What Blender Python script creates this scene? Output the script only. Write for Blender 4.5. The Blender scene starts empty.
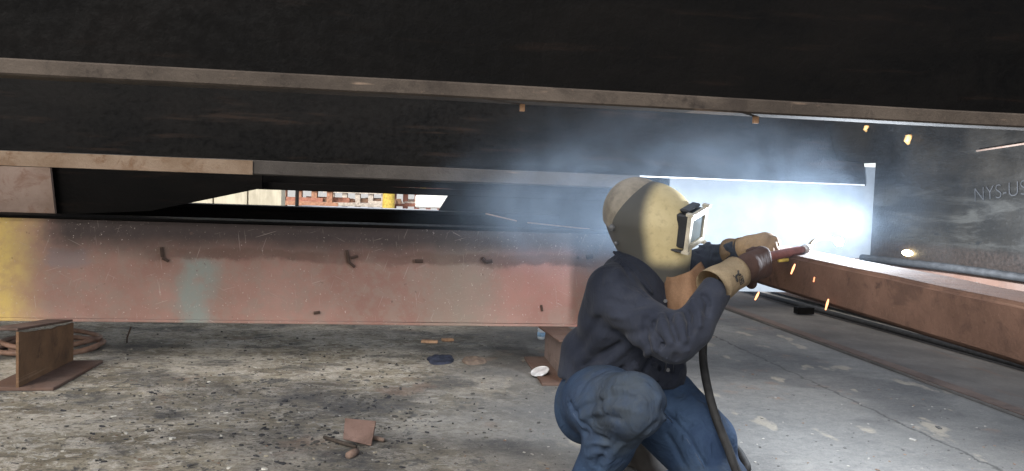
import bpy, bmesh, math, random
import numpy as np
from mathutils import Vector, Matrix
random.seed(7); np.random.seed(7)
SC = bpy.context.scene
COL = SC.collection
R = math.radians

# ------------------------------------------------------------------ camera
F = 760.0; W, H = 1024, 471
CAMZ = 1.0
pitch, roll = R(3.0), R(2.0)
fw = Vector((0, math.cos(pitch), -math.sin(pitch)))
u0 = Vector((0, math.sin(pitch), math.cos(pitch)))
X0 = Vector((1, 0, 0))
rt = math.cos(roll) * X0 + math.sin(roll) * u0
up = math.cos(roll) * u0 - math.sin(roll) * X0
CP = Vector((0, 0, CAMZ))
cam = bpy.data.cameras.new('camera'); camo = bpy.data.objects.new('camera', cam); COL.objects.link(camo)
cam.sensor_width = 36; cam.lens = F / W * 36; cam.clip_start = .05; cam.clip_end = 3000
m = Matrix((rt, up, -fw)).transposed().to_4x4(); m.translation = CP
camo.matrix_world = m
SC.camera = camo

# ------------------------------------------------------------------ light
SUN_EL, SUN_AZ = R(40), R(203)          # azimuth clockwise from +Y
wd = bpy.data.worlds.new('World'); SC.world = wd; wd.use_nodes = True
wn = wd.node_tree.nodes
sky = wn.new('ShaderNodeTexSky'); sky.sky_type = 'NISHITA'; sky.sun_disc = False
sky.sun_elevation = SUN_EL; sky.sun_rotation = SUN_AZ
sky.air_density = 1.0; sky.dust_density = 2.5
hs = wn.new('ShaderNodeHueSaturation'); hs.inputs['Saturation'].default_value = .4      # hazy, nearly white sky
wd.node_tree.links.new(sky.outputs[0], hs.inputs['Color']); wd.node_tree.links.new(hs.outputs[0], wn['Background'].inputs[0])
wn['Background'].inputs[1].default_value = .15
sun = bpy.data.lights.new('sun', 'SUN'); sun.energy = 1.3; sun.angle = R(22); sun.color = (1, .95, .87)
suno = bpy.data.objects.new('sun', sun); COL.objects.link(suno)
sd = Vector((math.sin(SUN_AZ) * math.cos(SUN_EL), math.cos(SUN_AZ) * math.cos(SUN_EL), math.sin(SUN_EL)))
suno.rotation_euler = sd.to_track_quat('Z', 'Y').to_euler(); suno.location = sd * 30
SC.view_settings.view_transform = 'Standard'; SC.view_settings.look = 'None'
SC.view_settings.exposure = 1.1; SC.view_settings.gamma = 1
ARC_W = 66.0
try:
    SC.cycles.use_denoising = True
    SC.cycles.volume_step_rate = 2.0
    SC.cycles.max_bounces = 8; SC.cycles.diffuse_bounces = 4; SC.cycles.volume_bounces = 1
    SC.cycles.sample_clamp_indirect = 6
except Exception: pass

# ------------------------------------------------------------------ design-time helpers (photo measurements -> metres)
def ray(px, py): return fw + rt * ((px - 512) / F) - up * ((py - 235.5) / F)
def P(px, py, d): return CP + ray(px, py) * d
def floor(px, py, z=0.0):
    r = ray(px, py); return CP + r * ((z - CAMZ) / r.z)
TH = R(8.0)
GX = Vector((math.cos(TH), math.sin(TH), 0)); GY = Vector((-math.sin(TH), math.cos(TH), 0))
def onG(px, py, ly):
    r = ray(px, py); t = ly / r.dot(GY); p = CP + r * t
    return p.dot(GX), p.z
def onN(px, py, lx):
    r = ray(px, py); t = lx / r.dot(GX); p = CP + r * t
    return p.dot(GY), p.z
def loc(p): return Vector((p.dot(GX), p.dot(GY), p.z))   # world -> girder frame

# ------------------------------------------------------------------ materials
class NT:
    def __init__(s, name, rough=.8, metal=0.0, spec=.4):
        s.m = bpy.data.materials.new(name); s.m.use_nodes = True
        s.t = s.m.node_tree; s.b = s.t.nodes['Principled BSDF']
        s.b.inputs['Roughness'].default_value = rough; s.b.inputs['Metallic'].default_value = metal
        s.b.inputs['Specular IOR Level'].default_value = spec
        s.tc = s.t.nodes.new('ShaderNodeTexCoord'); s.co = s.tc.outputs['Object']
    def n(s, typ, **kw):
        x = s.t.nodes.new(typ)
        for k, v in kw.items(): setattr(x, k, v)
        return x
    def put(s, sock, v):
        if isinstance(v, bpy.types.NodeSocket): s.t.links.new(v, sock)
        elif isinstance(v, (tuple, list)) and len(v) == 3 and sock.type == 'RGBA': sock.default_value = (*v, 1)
        else: sock.default_value = v
    def noise(s, scale, detail=5, rough=.6, stretch=None, vec=None, dist=0.0, off=None):
        x = s.n('ShaderNodeTexNoise'); x.inputs['Scale'].default_value = scale
        x.inputs['Detail'].default_value = detail; x.inputs['Roughness'].default_value = rough
        x.inputs['Distortion'].default_value = dist
        v = vec or s.co
        if stretch or off:
            mp = s.n('ShaderNodeMapping'); s.put(mp.inputs['Vector'], v)
            if stretch: mp.inputs['Scale'].default_value = stretch
            if off: mp.inputs['Location'].default_value = off
            v = mp.outputs[0]
        s.put(x.inputs['Vector'], v); return x.outputs['Fac']
    def vor(s, scale, feat='F1', stretch=None):
        x = s.n('ShaderNodeTexVoronoi', feature=feat); x.inputs['Scale'].default_value = scale
        v = s.co
        if stretch:
            mp = s.n('ShaderNodeMapping'); s.put(mp.inputs['Vector'], v); mp.inputs['Scale'].default_value = stretch; v = mp.outputs[0]
        s.put(x.inputs['Vector'], v); return x.outputs['Distance']
    def math(s, op, a, b=0.0, c=None, clamp=False):
        x = s.n('ShaderNodeMath', operation=op, use_clamp=clamp); s.put(x.inputs[0], a); s.put(x.inputs[1], b)
        if c is not None: s.put(x.inputs[2], c)
        return x.outputs[0]
    def step(s, v, lo, hi, a=0.0, b=1.0):
        x = s.n('ShaderNodeMapRange', interpolation_type='SMOOTHSTEP'); s.put(x.inputs[0], v)
        x.inputs[1].default_value = lo; x.inputs[2].default_value = hi
        x.inputs[3].default_value = a; x.inputs[4].default_value = b; return x.outputs[0]
    def mix(s, fac, a, b, mode='MIX'):
        x = s.n('ShaderNodeMix', data_type='RGBA', blend_type=mode)
        s.put(x.inputs[0], fac); s.put(x.inputs[6], a); s.put(x.inputs[7], b); return x.outputs[2]
    def xyz(s):
        x = s.n('ShaderNodeSeparateXYZ'); s.put(x.inputs[0], s.co); return x.outputs
    def window(s, v, a, b, soft):
        return s.math('MULTIPLY', s.step(v, a - soft, a + soft), s.step(v, b - soft, b + soft, 1, 0))
    def bump(s, h, dist=.01, strength=.5):
        x = s.n('ShaderNodeBump'); x.inputs['Distance'].default_value = dist; x.inputs['Strength'].default_value = strength
        s.put(x.inputs['Height'], h); s.t.links.new(x.outputs[0], s.b.inputs['Normal'])
    def color(s, c): s.put(s.b.inputs['Base Color'], c)
    def rough(s, v): s.put(s.b.inputs['Roughness'], v)

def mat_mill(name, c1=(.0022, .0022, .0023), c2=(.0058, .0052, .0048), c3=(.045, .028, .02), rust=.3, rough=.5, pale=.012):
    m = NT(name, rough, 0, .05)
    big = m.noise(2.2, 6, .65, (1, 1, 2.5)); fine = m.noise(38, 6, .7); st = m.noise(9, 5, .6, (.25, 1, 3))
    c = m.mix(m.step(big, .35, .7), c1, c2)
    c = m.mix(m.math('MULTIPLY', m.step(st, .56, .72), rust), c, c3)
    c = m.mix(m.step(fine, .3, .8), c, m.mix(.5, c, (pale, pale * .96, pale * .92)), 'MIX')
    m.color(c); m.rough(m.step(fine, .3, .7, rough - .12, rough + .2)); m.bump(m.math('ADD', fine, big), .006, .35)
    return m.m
def mat_rust(name, c1=(.10, .045, .026), c2=(.20, .095, .055), c3=(.045, .026, .02), pale=.3, rough=.85):
    m = NT(name, rough, 0, .25)
    big = m.noise(3, 7, .65); fine = m.noise(60, 6, .75); mid = m.noise(14, 6, .7)
    c = m.mix(m.step(big, .32, .68), c1, c2); c = m.mix(m.step(mid, .56, .75), c, c3)
    c = m.mix(m.math('MULTIPLY', m.step(fine, .6, .8), pale), c, (.35, .24, .17))
    blot = m.step(m.noise(6, 6, .7, dist=.8, off=(3, 1, 7)), .52, .66); c = m.mix(m.math('MULTIPLY', blot, .55), c, c3)
    stk = m.step(m.noise(5, 3, .5, (1, .12, 9)), .66, .74); c = m.mix(m.math('MULTIPLY', stk, .35), c, (.30, .21, .15))
    m.color(c); m.bump(m.math('ADD', fine, mid), .005, .5); return m.m
def mat_simple(name, c, rough=.6, metal=0, spec=.4, var=.3, scale=20, bump=.002):
    m = NT(name, rough, metal, spec)
    f = m.noise(scale, 5, .65)
    m.color(m.mix(m.step(f, .3, .7), tuple(v * (1 - var) for v in c), tuple(min(1, v * (1 + var)) for v in c)))
    m.bump(f, bump, .4); return m.m
def mat_emit(name, c, s):
    m = NT(name); m.color((0.02, .02, .02)); m.put(m.b.inputs['Emission Color'], c); m.b.inputs['Emission Strength'].default_value = s; return m.m

def mat_floor():
    m = NT('yard_floor', .85, 0, .25)
    x, y, z = m.xyz()
    n1 = m.noise(1.1, 6, .62); n2 = m.noise(8, 9, .75, (.75, 1, 1), dist=.5); n3 = m.noise(22, 9, .75, dist=.5); n4 = m.noise(110, 5, .75)
    n5 = m.noise(6, 9, .74, (.7, 1, 1), off=(3, 9, 2), dist=.8); n6 = m.noise(21, 8, .76, (.7, 1.1, 1), off=(1, 5, 8), dist=1.0); n7 = m.noise(42, 7, .72, (.7, 1, 1), off=(8, 2, 1), dist=.8)
    # left part: old paint / slag crust that flakes; right part: trodden grey concrete
    left = m.step(m.math('ADD', x, m.math('MULTIPLY', n1, 1.6)), -.1, 1.3, 1, 0)
    base = m.mix(m.step(n1, .35, .65), (.108, .105, .10), (.148, .143, .134))
    base = m.mix(m.math('MULTIPLY', m.step(n3, .42, .62), .5), base, (.085, .084, .083))
    base = m.mix(m.math('MULTIPLY', m.step(n6, .54, .62), .3), base, (.175, .168, .155))
    crust = m.mix(m.step(n5, .42, .56), (.145, .122, .086), (.24, .21, .155))
    crust = m.mix(m.step(n2, .50, .56), crust, m.mix(m.step(n7, .4, .6), (.26, .235, .19), (.43, .39, .33)))
    crust = m.mix(m.math('MULTIPLY', m.step(n6, .55, .59), .85), crust, (.40, .38, .335))
    crust = m.mix(m.math('MULTIPLY', m.step(n5, .57, .61), .9), crust, m.mix(m.step(n3, .42, .58), (.030, .031, .034), (.10, .095, .085)))
    fl = m.step(n7, .575, .60)
    crust = m.mix(m.math('MULTIPLY', fl, m.step(n2, .42, .5, .15, .95)), crust, (.028, .028, .031))
    ho = m.step(n6, .43, .41); crust = m.mix(m.math('MULTIPLY', ho, .85), crust, (.055, .05, .042))
    big = m.noise(1.7, 5, .6, off=(4, 6, 1)); bg2 = m.noise(2.3, 6, .65, (.8, 1, 1), off=(9, 1, 3))
    crust = m.mix(m.math('MULTIPLY', m.step(big, .46, .60), m.step(n7, .42, .56, .05, .7)), crust, (.43, .395, .335))
    crust = m.mix(m.math('MULTIPLY', m.step(bg2, .52, .62), m.step(n6, .38, .56, .25, .9)), crust, (.055, .053, .05))
    c = m.mix(left, base, crust)
    # scorched patches and tan dust stains
    sc = m.step(m.math('ADD', m.noise(.8, 5, .6, off=(5, 2.2, 0)), m.math('MULTIPLY', n6, .12)), .56, .70)
    c = m.mix(m.math('MULTIPLY', sc, m.step(n7, .3, .6, .8, .5)), c, (.04, .04, .043))
    tan = m.step(m.math('ADD', m.noise(2.6, 4, .5, (2.2, 1, 1), off=(1.3, 4, 0)), m.math('MULTIPLY', n7, .08)), .65, .72)
    c = m.mix(m.math('MULTIPLY', tan, m.math('SUBTRACT', .42, m.math('MULTIPLY', left, .3))), c, (.33, .285, .215))
    rs = m.step(m.noise(3.1, 5, .6, off=(2, 7, 4)), .60, .70); c = m.mix(m.math('MULTIPLY', rs, .4), c, (.16, .10, .07))
    c = m.mix(m.math('MULTIPLY', m.step(n4, .58, .70), .45), c, (.34, .32, .29))
    c = m.mix(m.math('MULTIPLY', m.step(n4, .43, .34), .6), c, (.025, .025, .025))
    # long crack, parallel with the steel strip
    lx = m.math('ADD', m.math('MULTIPLY', x, math.cos(TH)), m.math('MULTIPLY', y, math.sin(TH)))
    cr = m.math('ABSOLUTE', m.math('ADD', m.math('SUBTRACT', lx, 2.32), m.math('MULTIPLY', m.math('SUBTRACT', n2, .5), .12)))
    c = m.mix(m.step(cr, .004, .012, .75, 0), c, (.03, .03, .028))
    m.color(c)
    h = m.math('ADD', m.math('MULTIPLY', n7, .7), m.math('MULTIPLY', n2, 1.2)); h = m.math('SUBTRACT', h, m.math('MULTIPLY', m.math('MULTIPLY', fl, left), .6)); h = m.math('ADD', h, m.math('MULTIPLY', n4, .25))
    m.bump(h, .022, .7); m.rough(m.step(n2, .3, .7, .7, .95))
    return m.m

def mat_primer(lxa):
    """lxa(px): local x on the beam face of a column of the photo"""
    m = NT('red_primer', .62, 0, .35)
    x, y, z = m.xyz()
    n1 = m.noise(1.6, 6, .6); n2 = m.noise(9, 6, .7); n3 = m.noise(70, 5, .7); nd = m.math('MULTIPLY', m.math('SUBTRACT', m.noise(4, 5, .65), .5), .22)
    xs = m.math('ADD', x, nd); zs = m.math('ADD', z, m.math('MULTIPLY', nd, .6))
    c = m.mix(m.step(n1, .35, .68), (.25, .132, .102), (.34, .196, .156))
    c = m.mix(m.math('MULTIPLY', m.step(n2, .42, .62), .55), c, (.27, .205, .165))
    # bare olive-grey areas
    g1 = m.window(xs, lxa(430), lxa(490), .22)
    c = m.mix(m.math('MULTIPLY', g1, .6), c, (.235, .20, .155))
    g2 = m.math('MULTIPLY', m.window(xs, lxa(505), lxa(572), .12), m.window(zs, .3, .7, .12))
    c = m.mix(m.math('MULTIPLY', g2, .4), c, (.36, .125, .095))
    # teal grey patch
    t = m.math('MULTIPLY', m.window(xs, lxa(178), lxa(213), .06), m.step(zs, .53, .62, 1, 0))
    c = m.mix(m.math('MULTIPLY', m.math('MULTIPLY', t, m.step(n2, .3, .55, .5, 1)), .85), c, (.225, .255, .225))
    # yellow spray at the left end
    yl = m.math('MULTIPLY', m.step(xs, lxa(-12), lxa(56), 1, 0), m.step(n2, .3, .6, .55, 1))
    c = m.mix(yl, c, (.62, .44, .13))
    g3 = m.math('MULTIPLY', m.window(xs, lxa(48), lxa(88), .03), m.window(zs, .52, .62, .02))
    c = m.mix(m.math('MULTIPLY', g3, .7), c, (.22, .17, .165))
    # shade of the overhead girders, painted as a dark upper edge
    so = m.math('MULTIPLY', m.step(m.math('ADD', z, m.math('MULTIPLY', nd, .5)), .53, .72), .95)
    so = m.math('MULTIPLY', so, m.step(xs, lxa(20), lxa(70)))
    c = m.mix(so, c, (.035, .026, .025))
    # rusty scale band along the upper third
    rb = m.math('MULTIPLY', m.window(zs, .572, .628, .012), m.window(xs, lxa(150), lxa(590), .1))
    rb = m.math('MULTIPLY', rb, m.step(n1, .3, .55, .3, .9))
    c = m.mix(m.math('MULTIPLY', rb, .85), c, (.095, .052, .038))
    # scuffs and weld spatter flecks
    fl = m.step(m.noise(75, 4, .65), .64, .70)
    c = m.mix(m.math('MULTIPLY', fl, m.step(n1, .3, .6, .2, .75)), c, (.6, .52, .46))
    for an, of_ in ((.12, 1), (-.35, 5), (1.1, 9), (-1.25, 13)):
        mp = m.n('ShaderNodeMapping'); m.put(mp.inputs['Vector'], m.co); mp.inputs['Rotation'].default_value = (0, an, 0); mp.inputs['Location'].default_value = (of_, 0, of_ * 2)
        q = m.noise(4.5, 2, .5, (26, 1, 1), vec=mp.outputs[0]); ln = m.step(q, .73, .76)
        c = m.mix(m.math('MULTIPLY', ln, .28), c, (.52, .44, .39))
    dk = m.step(m.noise(26, 4, .6, off=(3, 3, 3)), .69, .73)
    c = m.mix(m.math('MULTIPLY', dk, .6), c, (.10, .06, .05))
    m.color(c); m.bump(m.math('ADD', n3, m.math('MULTIPLY', n2, .8)), .003, .35); m.rough(m.step(n2, .3, .7, .5, .8)); return m.m

def mat_cloth(name, c1, c2, dirt=(.1, .095, .09), weave=520, dirty=.3, rough=.9, sheen=.0):
    m = NT(name, rough, 0, .15)
    n1 = m.noise(4.5, 6, .6); n2 = m.noise(22, 6, .7); w = m.noise(weave, 2, .5)
    c = m.mix(m.step(n1, .33, .68), c1, c2)
    c = m.mix(m.math('MULTIPLY', m.step(n2, .5, .72), dirty), c, dirt)
    c = m.mix(m.math('MULTIPLY', m.step(w, .3, .7), .35), c, m.mix(.5, c, (0, 0, 0)))
    m.color(c); m.b.inputs['Sheen Weight'].default_value = sheen; m.b.inputs['Sheen Roughness'].default_value = .5
    wr = m.noise(9, 3, .5, (1, 1, .55), dist=1.2); wr = m.math('ADD', m.math('SUBTRACT', 1, m.math('MULTIPLY', m.math('ABSOLUTE', m.math('SUBTRACT', wr, .5)), 5)), m.math('MULTIPLY', n2, .5))
    m.bump(m.math('ADD', m.math('MULTIPLY', w, .10), wr), .0045, .6); return m.m

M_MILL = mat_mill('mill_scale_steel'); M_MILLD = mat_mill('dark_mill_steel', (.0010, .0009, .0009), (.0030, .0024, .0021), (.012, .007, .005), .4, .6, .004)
def mat_scuffed():
    m = NT('scuffed_mill_steel', .45, 0, .15); x, y, z = m.xyz()
    n1 = m.noise(2.5, 6, .65); st = m.noise(6, 8, .72, (1, .35, 2.2), dist=.8); f = m.noise(60, 5, .7); fl = m.noise(26, 5, .7, (1, .6, 1.4), dist=.6)
    c = m.mix(m.step(n1, .35, .68), (.0045, .0041, .0037), (.017, .0148, .0122))
    low = m.window(m.math('ADD', z, m.math('MULTIPLY', m.math('SUBTRACT', n1, .5), .12)), .84, 1.08, .05)
    c = m.mix(m.math('MULTIPLY', low, m.step(st, .44, .62, .15, .9)), c, (.024, .023, .0205))
    c = m.mix(m.math('MULTIPLY', m.step(st, .60, .68), .55), c, (.025, .024, .021))
    c = m.mix(m.math('MULTIPLY', m.step(fl, .60, .64), m.window(z, .84, .95, .03)), c, (.008, .008, .008))
    c = m.mix(m.math('MULTIPLY', m.window(z, .76, .845, .02), m.step(f, .35, .6, .2, .8)), c, (.024, .0175, .0145))
    c = m.mix(m.math('MULTIPLY', m.step(f, .58, .75), .3), c, (.05, .05, .047))
    m.color(c); m.rough(m.step(st, .35, .65, .38, .7)); m.bump(m.math('ADD', f, st), .004, .4); return m.m
M_BLUE = mat_scuffed()
M_EDGE = mat_rust('flange_edge_rust', (.030, .023, .018), (.066, .052, .041), (.015, .011, .009), .3)
M_EDGED = mat_rust('dark_flange_edge', (.026, .022, .019), (.05, .043, .038), (.018, .014, .012), .2)
M_EDGE2 = mat_rust('lit_edge_orange', (.11, .072, .045), (.17, .125, .09), (.10, .055, .03), .25)
M_RUST = mat_rust('rusty_steel', (.075, .040, .027), (.10, .068, .055), (.04, .028, .023), .2); M_RUSTF = mat_rust('rusty_tube_steel', (.072, .040, .028), (.128, .073, .052), (.045, .026, .02), .3)
M_RUSTB = mat_rust('brown_scale_steel', (.085, .048, .027), (.15, .085, .045), (.055, .032, .02), .12)
M_RUSTP = mat_rust('pale_rust_plate', (.13, .088, .066), (.19, .14, .115), (.12, .062, .04), .25)
M_STRIP = mat_mill('trodden_steel_plate', (.050, .046, .043), (.085, .078, .072), (.085, .055, .043), .5, .7, .11)
M_STRIPB = mat_rust('worn_brown_bar', (.05, .034, .027), (.085, .06, .048), (.03, .022, .02), .15)
M_FLOOR = mat_floor()
M_BLACK = mat_simple('shade_black', (.014, .014, .0145), .75, 0, .2, .4, 30)
M_WHITE = mat_simple('glare_reflector_pale', (.155, .17, .185), .55, 0, .4, .12, 8)
M_PALE = mat_simple('pale_concrete', (.42, .40, .36), .9, 0, .2, .25, 3)
M_YARD = mat_simple('pale_yard_ground', (.34, .33, .31), .95, 0, .2, .25, .6)
M_YEL = mat_simple('yellow_paint', (.5, .36, .07), .7)
M_ORA = mat_simple('orange_rusty_paint', (.30, .15, .09), .7)
M_TAN = mat_simple('raw_wood', (.5, .30, .18), .8, 0, .2, .25, 40)
M_GREYS = mat_simple('edge_highlight_grey', (.5, .5, .5), .4, .3)

# ------------------------------------------------------------------ object helpers
def link(name, me, mat=None, parent=None, smooth=False):
    o = bpy.data.objects.new(name, me); COL.objects.link(o)
    if mat is not None:
        for mm in (mat if isinstance(mat, (list, tuple)) else [mat]): me.materials.append(mm)
    if smooth:
        me.polygons.foreach_set('use_smooth', [True] * len(me.polygons))
    if parent is not None: o.parent = parent
    return o
def tag(o, label=None, cat=None, group=None, kind=None):
    if label: o['label'] = label
    if cat: o['category'] = cat
    if group: o['group'] = group
    if kind: o['kind'] = kind
    return o
def empty(name, at=(0, 0, 0), rz=0.0, **kw):
    o = bpy.data.objects.new(name, None); COL.objects.link(o); o.location = at; o.rotation_euler = (0, 0, rz); o.empty_display_size = .1
    return tag(o, **kw)
def me_from(bm, name='mesh'):
    me = bpy.data.meshes.new(name); bm.normal_update(); bm.to_mesh(me); bm.free(); return me
def bm_box(bm, lo, hi, mtx=None):
    vs = [bm.verts.new((hi[0] if i & 1 else lo[0], hi[1] if i & 2 else lo[1], hi[2] if i & 4 else lo[2])) for i in range(8)]
    if mtx is not None:
        for v in vs: v.co = mtx @ v.co
    for f in ((0, 2, 3, 1), (4, 5, 7, 6), (0, 1, 5, 4), (2, 6, 7, 3), (0, 4, 6, 2), (1, 3, 7, 5)): bm.faces.new([vs[i] for i in f])
    return vs
def box(name, lo, hi, mat, parent=None, bev=0.0, seg=1):
    bm = bmesh.new(); bm_box(bm, lo, hi)
    if bev: bmesh.ops.bevel(bm, geom=bm.edges[:], offset=bev, segments=seg, affect='EDGES', profile=.6)
    return link(name, me_from(bm), mat, parent)
def prism(name, pts, off, mat, parent=None, bev=0.0):
    """polygon pts (3D, in order) extruded by vector off"""
    bm = bmesh.new(); n = len(pts); off = Vector(off)
    a = [bm.verts.new(p) for p in pts]; b = [bm.verts.new(Vector(p) + off) for p in pts]
    bm.faces.new(a); bm.faces.new(b[::-1])
    for i in range(n): bm.faces.new((a[i], b[i], b[(i + 1) % n], a[(i + 1) % n]))
    bmesh.ops.recalc_face_normals(bm, faces=bm.faces[:])
    if bev: bmesh.ops.bevel(bm, geom=bm.edges[:], offset=bev, segments=1, affect='EDGES')
    return link(name, me_from(bm), mat, parent)
def catmull(pts, n=8):
    pts = [Vector(p) for p in pts]; out = []
    q = [2 * pts[0] - pts[1]] + pts + [2 * pts[-1] - pts[-2]]
    for i in range(1, len(q) - 2):
        for k in range(n):
            t = k / n; a, b, c, d = q[i - 1], q[i], q[i + 1], q[i + 2]
            out.append(.5 * ((2 * b) + (c - a) * t + (2 * a - 5 * b + 4 * c - d) * t * t + (3 * b - a - 3 * c + d) * t ** 3))
    out.append(pts[-1]); return out
def bm_tube(bm, pts, rad, sides=10, cap=True):
    pts = [Vector(p) for p in pts]; n = len(pts); rs = rad if isinstance(rad, (list, tuple)) else [rad] * n
    rings = []; prev = None
    for i, p in enumerate(pts):
        t = (pts[min(i + 1, n - 1)] - pts[max(i - 1, 0)]).normalized()
        a = prev - t * prev.dot(t) if prev is not None else t.orthogonal()
        a.normalize(); prev = a; b = t.cross(a)
        rings.append([bm.verts.new(p + (a * math.cos(2 * math.pi * k / sides) + b * math.sin(2 * math.pi * k / sides)) * rs[i]) for k in range(sides)])
    for r0, r1 in zip(rings, rings[1:]):
        for k in range(sides): bm.faces.new((r0[k], r0[(k + 1) % sides], r1[(k + 1) % sides], r1[k]))
    if cap: bm.faces.new(rings[0][::-1]); bm.faces.new(rings[-1])
def tube(name, pts, rad, mat, parent=None, sides=10):
    bm = bmesh.new(); bm_tube(bm, pts, rad, sides); return link(name, me_from(bm), mat, parent, True)
def roughen(o, cuts, amp, scale, seed=0):
    """break up the machine straight edges of a steel section"""
    from mathutils import noise
    bm = bmesh.new(); bm.from_mesh(o.data)
    L = max(e.calc_length() for e in bm.edges)
    es = [e for e in bm.edges if e.calc_length() > L * .6]
    bmesh.ops.subdivide_edges(bm, edges=es, cuts=cuts, use_grid_fill=True)
    for v in bm.verts: v.co += noise.noise_vector(v.co * scale + Vector((seed, 0, 0))) * amp
    bm.to_mesh(o.data); bm.free()

# ---- signed distance modelling (for cloth, gloves, helmet)
def npv(v): return np.array(v, dtype=np.float32)
def smin(a, b, k):
    h = np.clip(.5 + .5 * (b - a) / k, 0, 1); return b + (a - b) * h - k * h * (1 - h)
def smax(a, b, k): return -smin(-a, -b, k)
def cap(a, b, ra, rb):
    a, b = npv(a), npv(b); ba = b - a; l2 = max(float(ba @ ba), 1e-9)
    def f(p):
        t = np.clip(((p - a) @ ba) / l2, 0, 1); q = p - a - t[:, None] * ba
        return np.sqrt((q * q).sum(1)) - (ra + (rb - ra) * t)
    return f
def ell(c, r, axes=None):
    c = npv(c); r = npv(r); A = None if axes is None else np.array([list(v) for v in axes], dtype=np.float32)
    def f(p):
        q = p - c
        if A is not None: q = q @ A.T
        k = np.sqrt(((q / r) ** 2).sum(1)); g = np.sqrt(((q / (r * r)) ** 2).sum(1)) + 1e-9
        return k * (k - 1) / g
    return f
def union(fs, k):
    def f(p):
        d = fs[0](p)
        for g in fs[1:]: d = smin(d, g(p), k)
        return d
    return f
def polydist(p, pts):
    best = None
    for a, b in zip(pts, pts[1:]):
        d = cap(a, b, 0, 0)(p); best = d if best is None else np.minimum(best, d)
    return best
def trace(f, px, py, d0=1.7, d1=3.4):
    ts = np.linspace(d0, d1, 500); r = npv(ray(px, py)); c = npv(CP)
    v = f((c + ts[:, None] * r).astype(np.float32)); i = np.argmin(v) if (v > 0).all() else np.argmax(v <= 0)
    return Vector((c + ts[i] * r).tolist())
def folded(f, folds, gain):
    segs = []
    for pl, w, amp in folds:
        pts = [trace(f, *q) if len(q) == 2 else Vector(q) for q in pl]
        if len(pts) > 2: pts = catmull(pts, 3)
        segs.append(([npv(q) for q in pts], w, amp))
    def g(p):
        d = f(p); near = np.abs(d) < .045; q = p[near]; dn_ = d[near]; add = np.zeros(len(q), dtype=np.float32)
        for pts, w, amp in segs: add += gain * amp * np.exp(-np.maximum(polydist(q, pts) ** 2 - dn_ ** 2, 0) / w ** 2)
        d = d.copy(); d[near] -= add; return d
    return g
def nets(f, lo, hi, h):
    lo = npv(lo); n = np.ceil((npv(hi) - lo) / h).astype(int) + 1
    xs = [lo[i] + h * np.arange(n[i], dtype=np.float32) for i in range(3)]
    g = np.stack(np.meshgrid(*xs, indexing='ij'), -1).reshape(-1, 3).astype(np.float32)
    v = np.concatenate([f(g[i:i + 200000]) for i in range(0, len(g), 200000)]).reshape(n)
    s = v < 0
    cells = np.zeros(n - 1, dtype=np.int8)
    cs = [(i, j, k) for i in (0, 1) for j in (0, 1) for k in (0, 1)]
    sl = lambda A, c: A[c[0]:n[0] - 1 + c[0], c[1]:n[1] - 1 + c[1], c[2]:n[2] - 1 + c[2]]
    for c in cs: cells += sl(s, c)
    act = (cells > 0) & (cells < 8); idx = np.full(n - 1, -1, dtype=np.int64); idx[act] = np.arange(act.sum())
    acc = np.zeros((act.sum(), 3)); cnt = np.zeros(act.sum())
    for a in cs:
        for ax in range(3):
            if a[ax]: continue
            b = list(a); b[ax] = 1
            va, vb = sl(v, a)[act], sl(v, b)[act]; cr = (va < 0) != (vb < 0)
            t = np.where(cr, va / np.where(cr, va - vb, 1), 0)
            pt = np.tile(np.array(a, float), (len(va), 1)); pt[:, ax] += t
            acc += pt * cr[:, None]; cnt += cr
    verts = (np.argwhere(act) + acc / cnt[:, None]) * h + lo
    faces = []
    for ax in range(3):
        o1, o2 = (ax + 1) % 3, (ax + 2) % 3
        A = [slice(1, n[i] - 1) for i in range(3)]; A[ax] = slice(0, n[ax] - 1); B = list(A); B[ax] = slice(1, n[ax])
        sa, sb = s[tuple(A)], s[tuple(B)]
        e = np.argwhere(sa != sb)
        if not len(e): continue
        flip = sa[tuple(e.T)]
        base = e.copy(); base[:, o1] += 1; base[:, o2] += 1
        q = []
        for d1, d2 in ((-1, -1), (0, -1), (0, 0), (-1, 0)):
            c = base.copy(); c[:, o1] += d1; c[:, o2] += d2; q.append(idx[tuple(c.T)])
        q = np.stack(q, 1); q[~flip] = q[~flip][:, ::-1]; faces.append(q)
    return verts, np.concatenate(faces)
def sdf_obj(name, f, lo, hi, h, mat, parent, smooth=2):
    v, q = nets(f, lo, hi, h)
    me = bpy.data.meshes.new(name); me.from_pydata(v.tolist(), [], q.tolist()); me.update()
    bm = bmesh.new(); bm.from_mesh(me)
    for _ in range(smooth): bmesh.ops.smooth_vert(bm, verts=bm.verts, factor=.5, use_axis_x=True, use_axis_y=True, use_axis_z=True)
    bm.to_mesh(me); bm.free()
    return link(name, me, mat, parent, True)
def inv_parent(o, parent):   # parent whose own transform is not identity: keep the world place
    o.parent = parent; o.matrix_parent_inverse = parent.matrix_basis.inverted()

# ================================================================== SETTING
def sheet(name, x0, x1, y0, y1, z, mat):
    bm = bmesh.new(); bm.faces.new([bm.verts.new(p) for p in ((x0, y0, z), (x1, y0, z), (x1, y1, z), (x0, y1, z))])
    return tag(link(name, me_from(bm), mat), kind='structure')
sheet('ground', -400, 400, -400, 800, 0, M_FLOOR)
sheet('yard_paving', -200, 120, 8.5, 400, .004, M_YARD)

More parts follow.
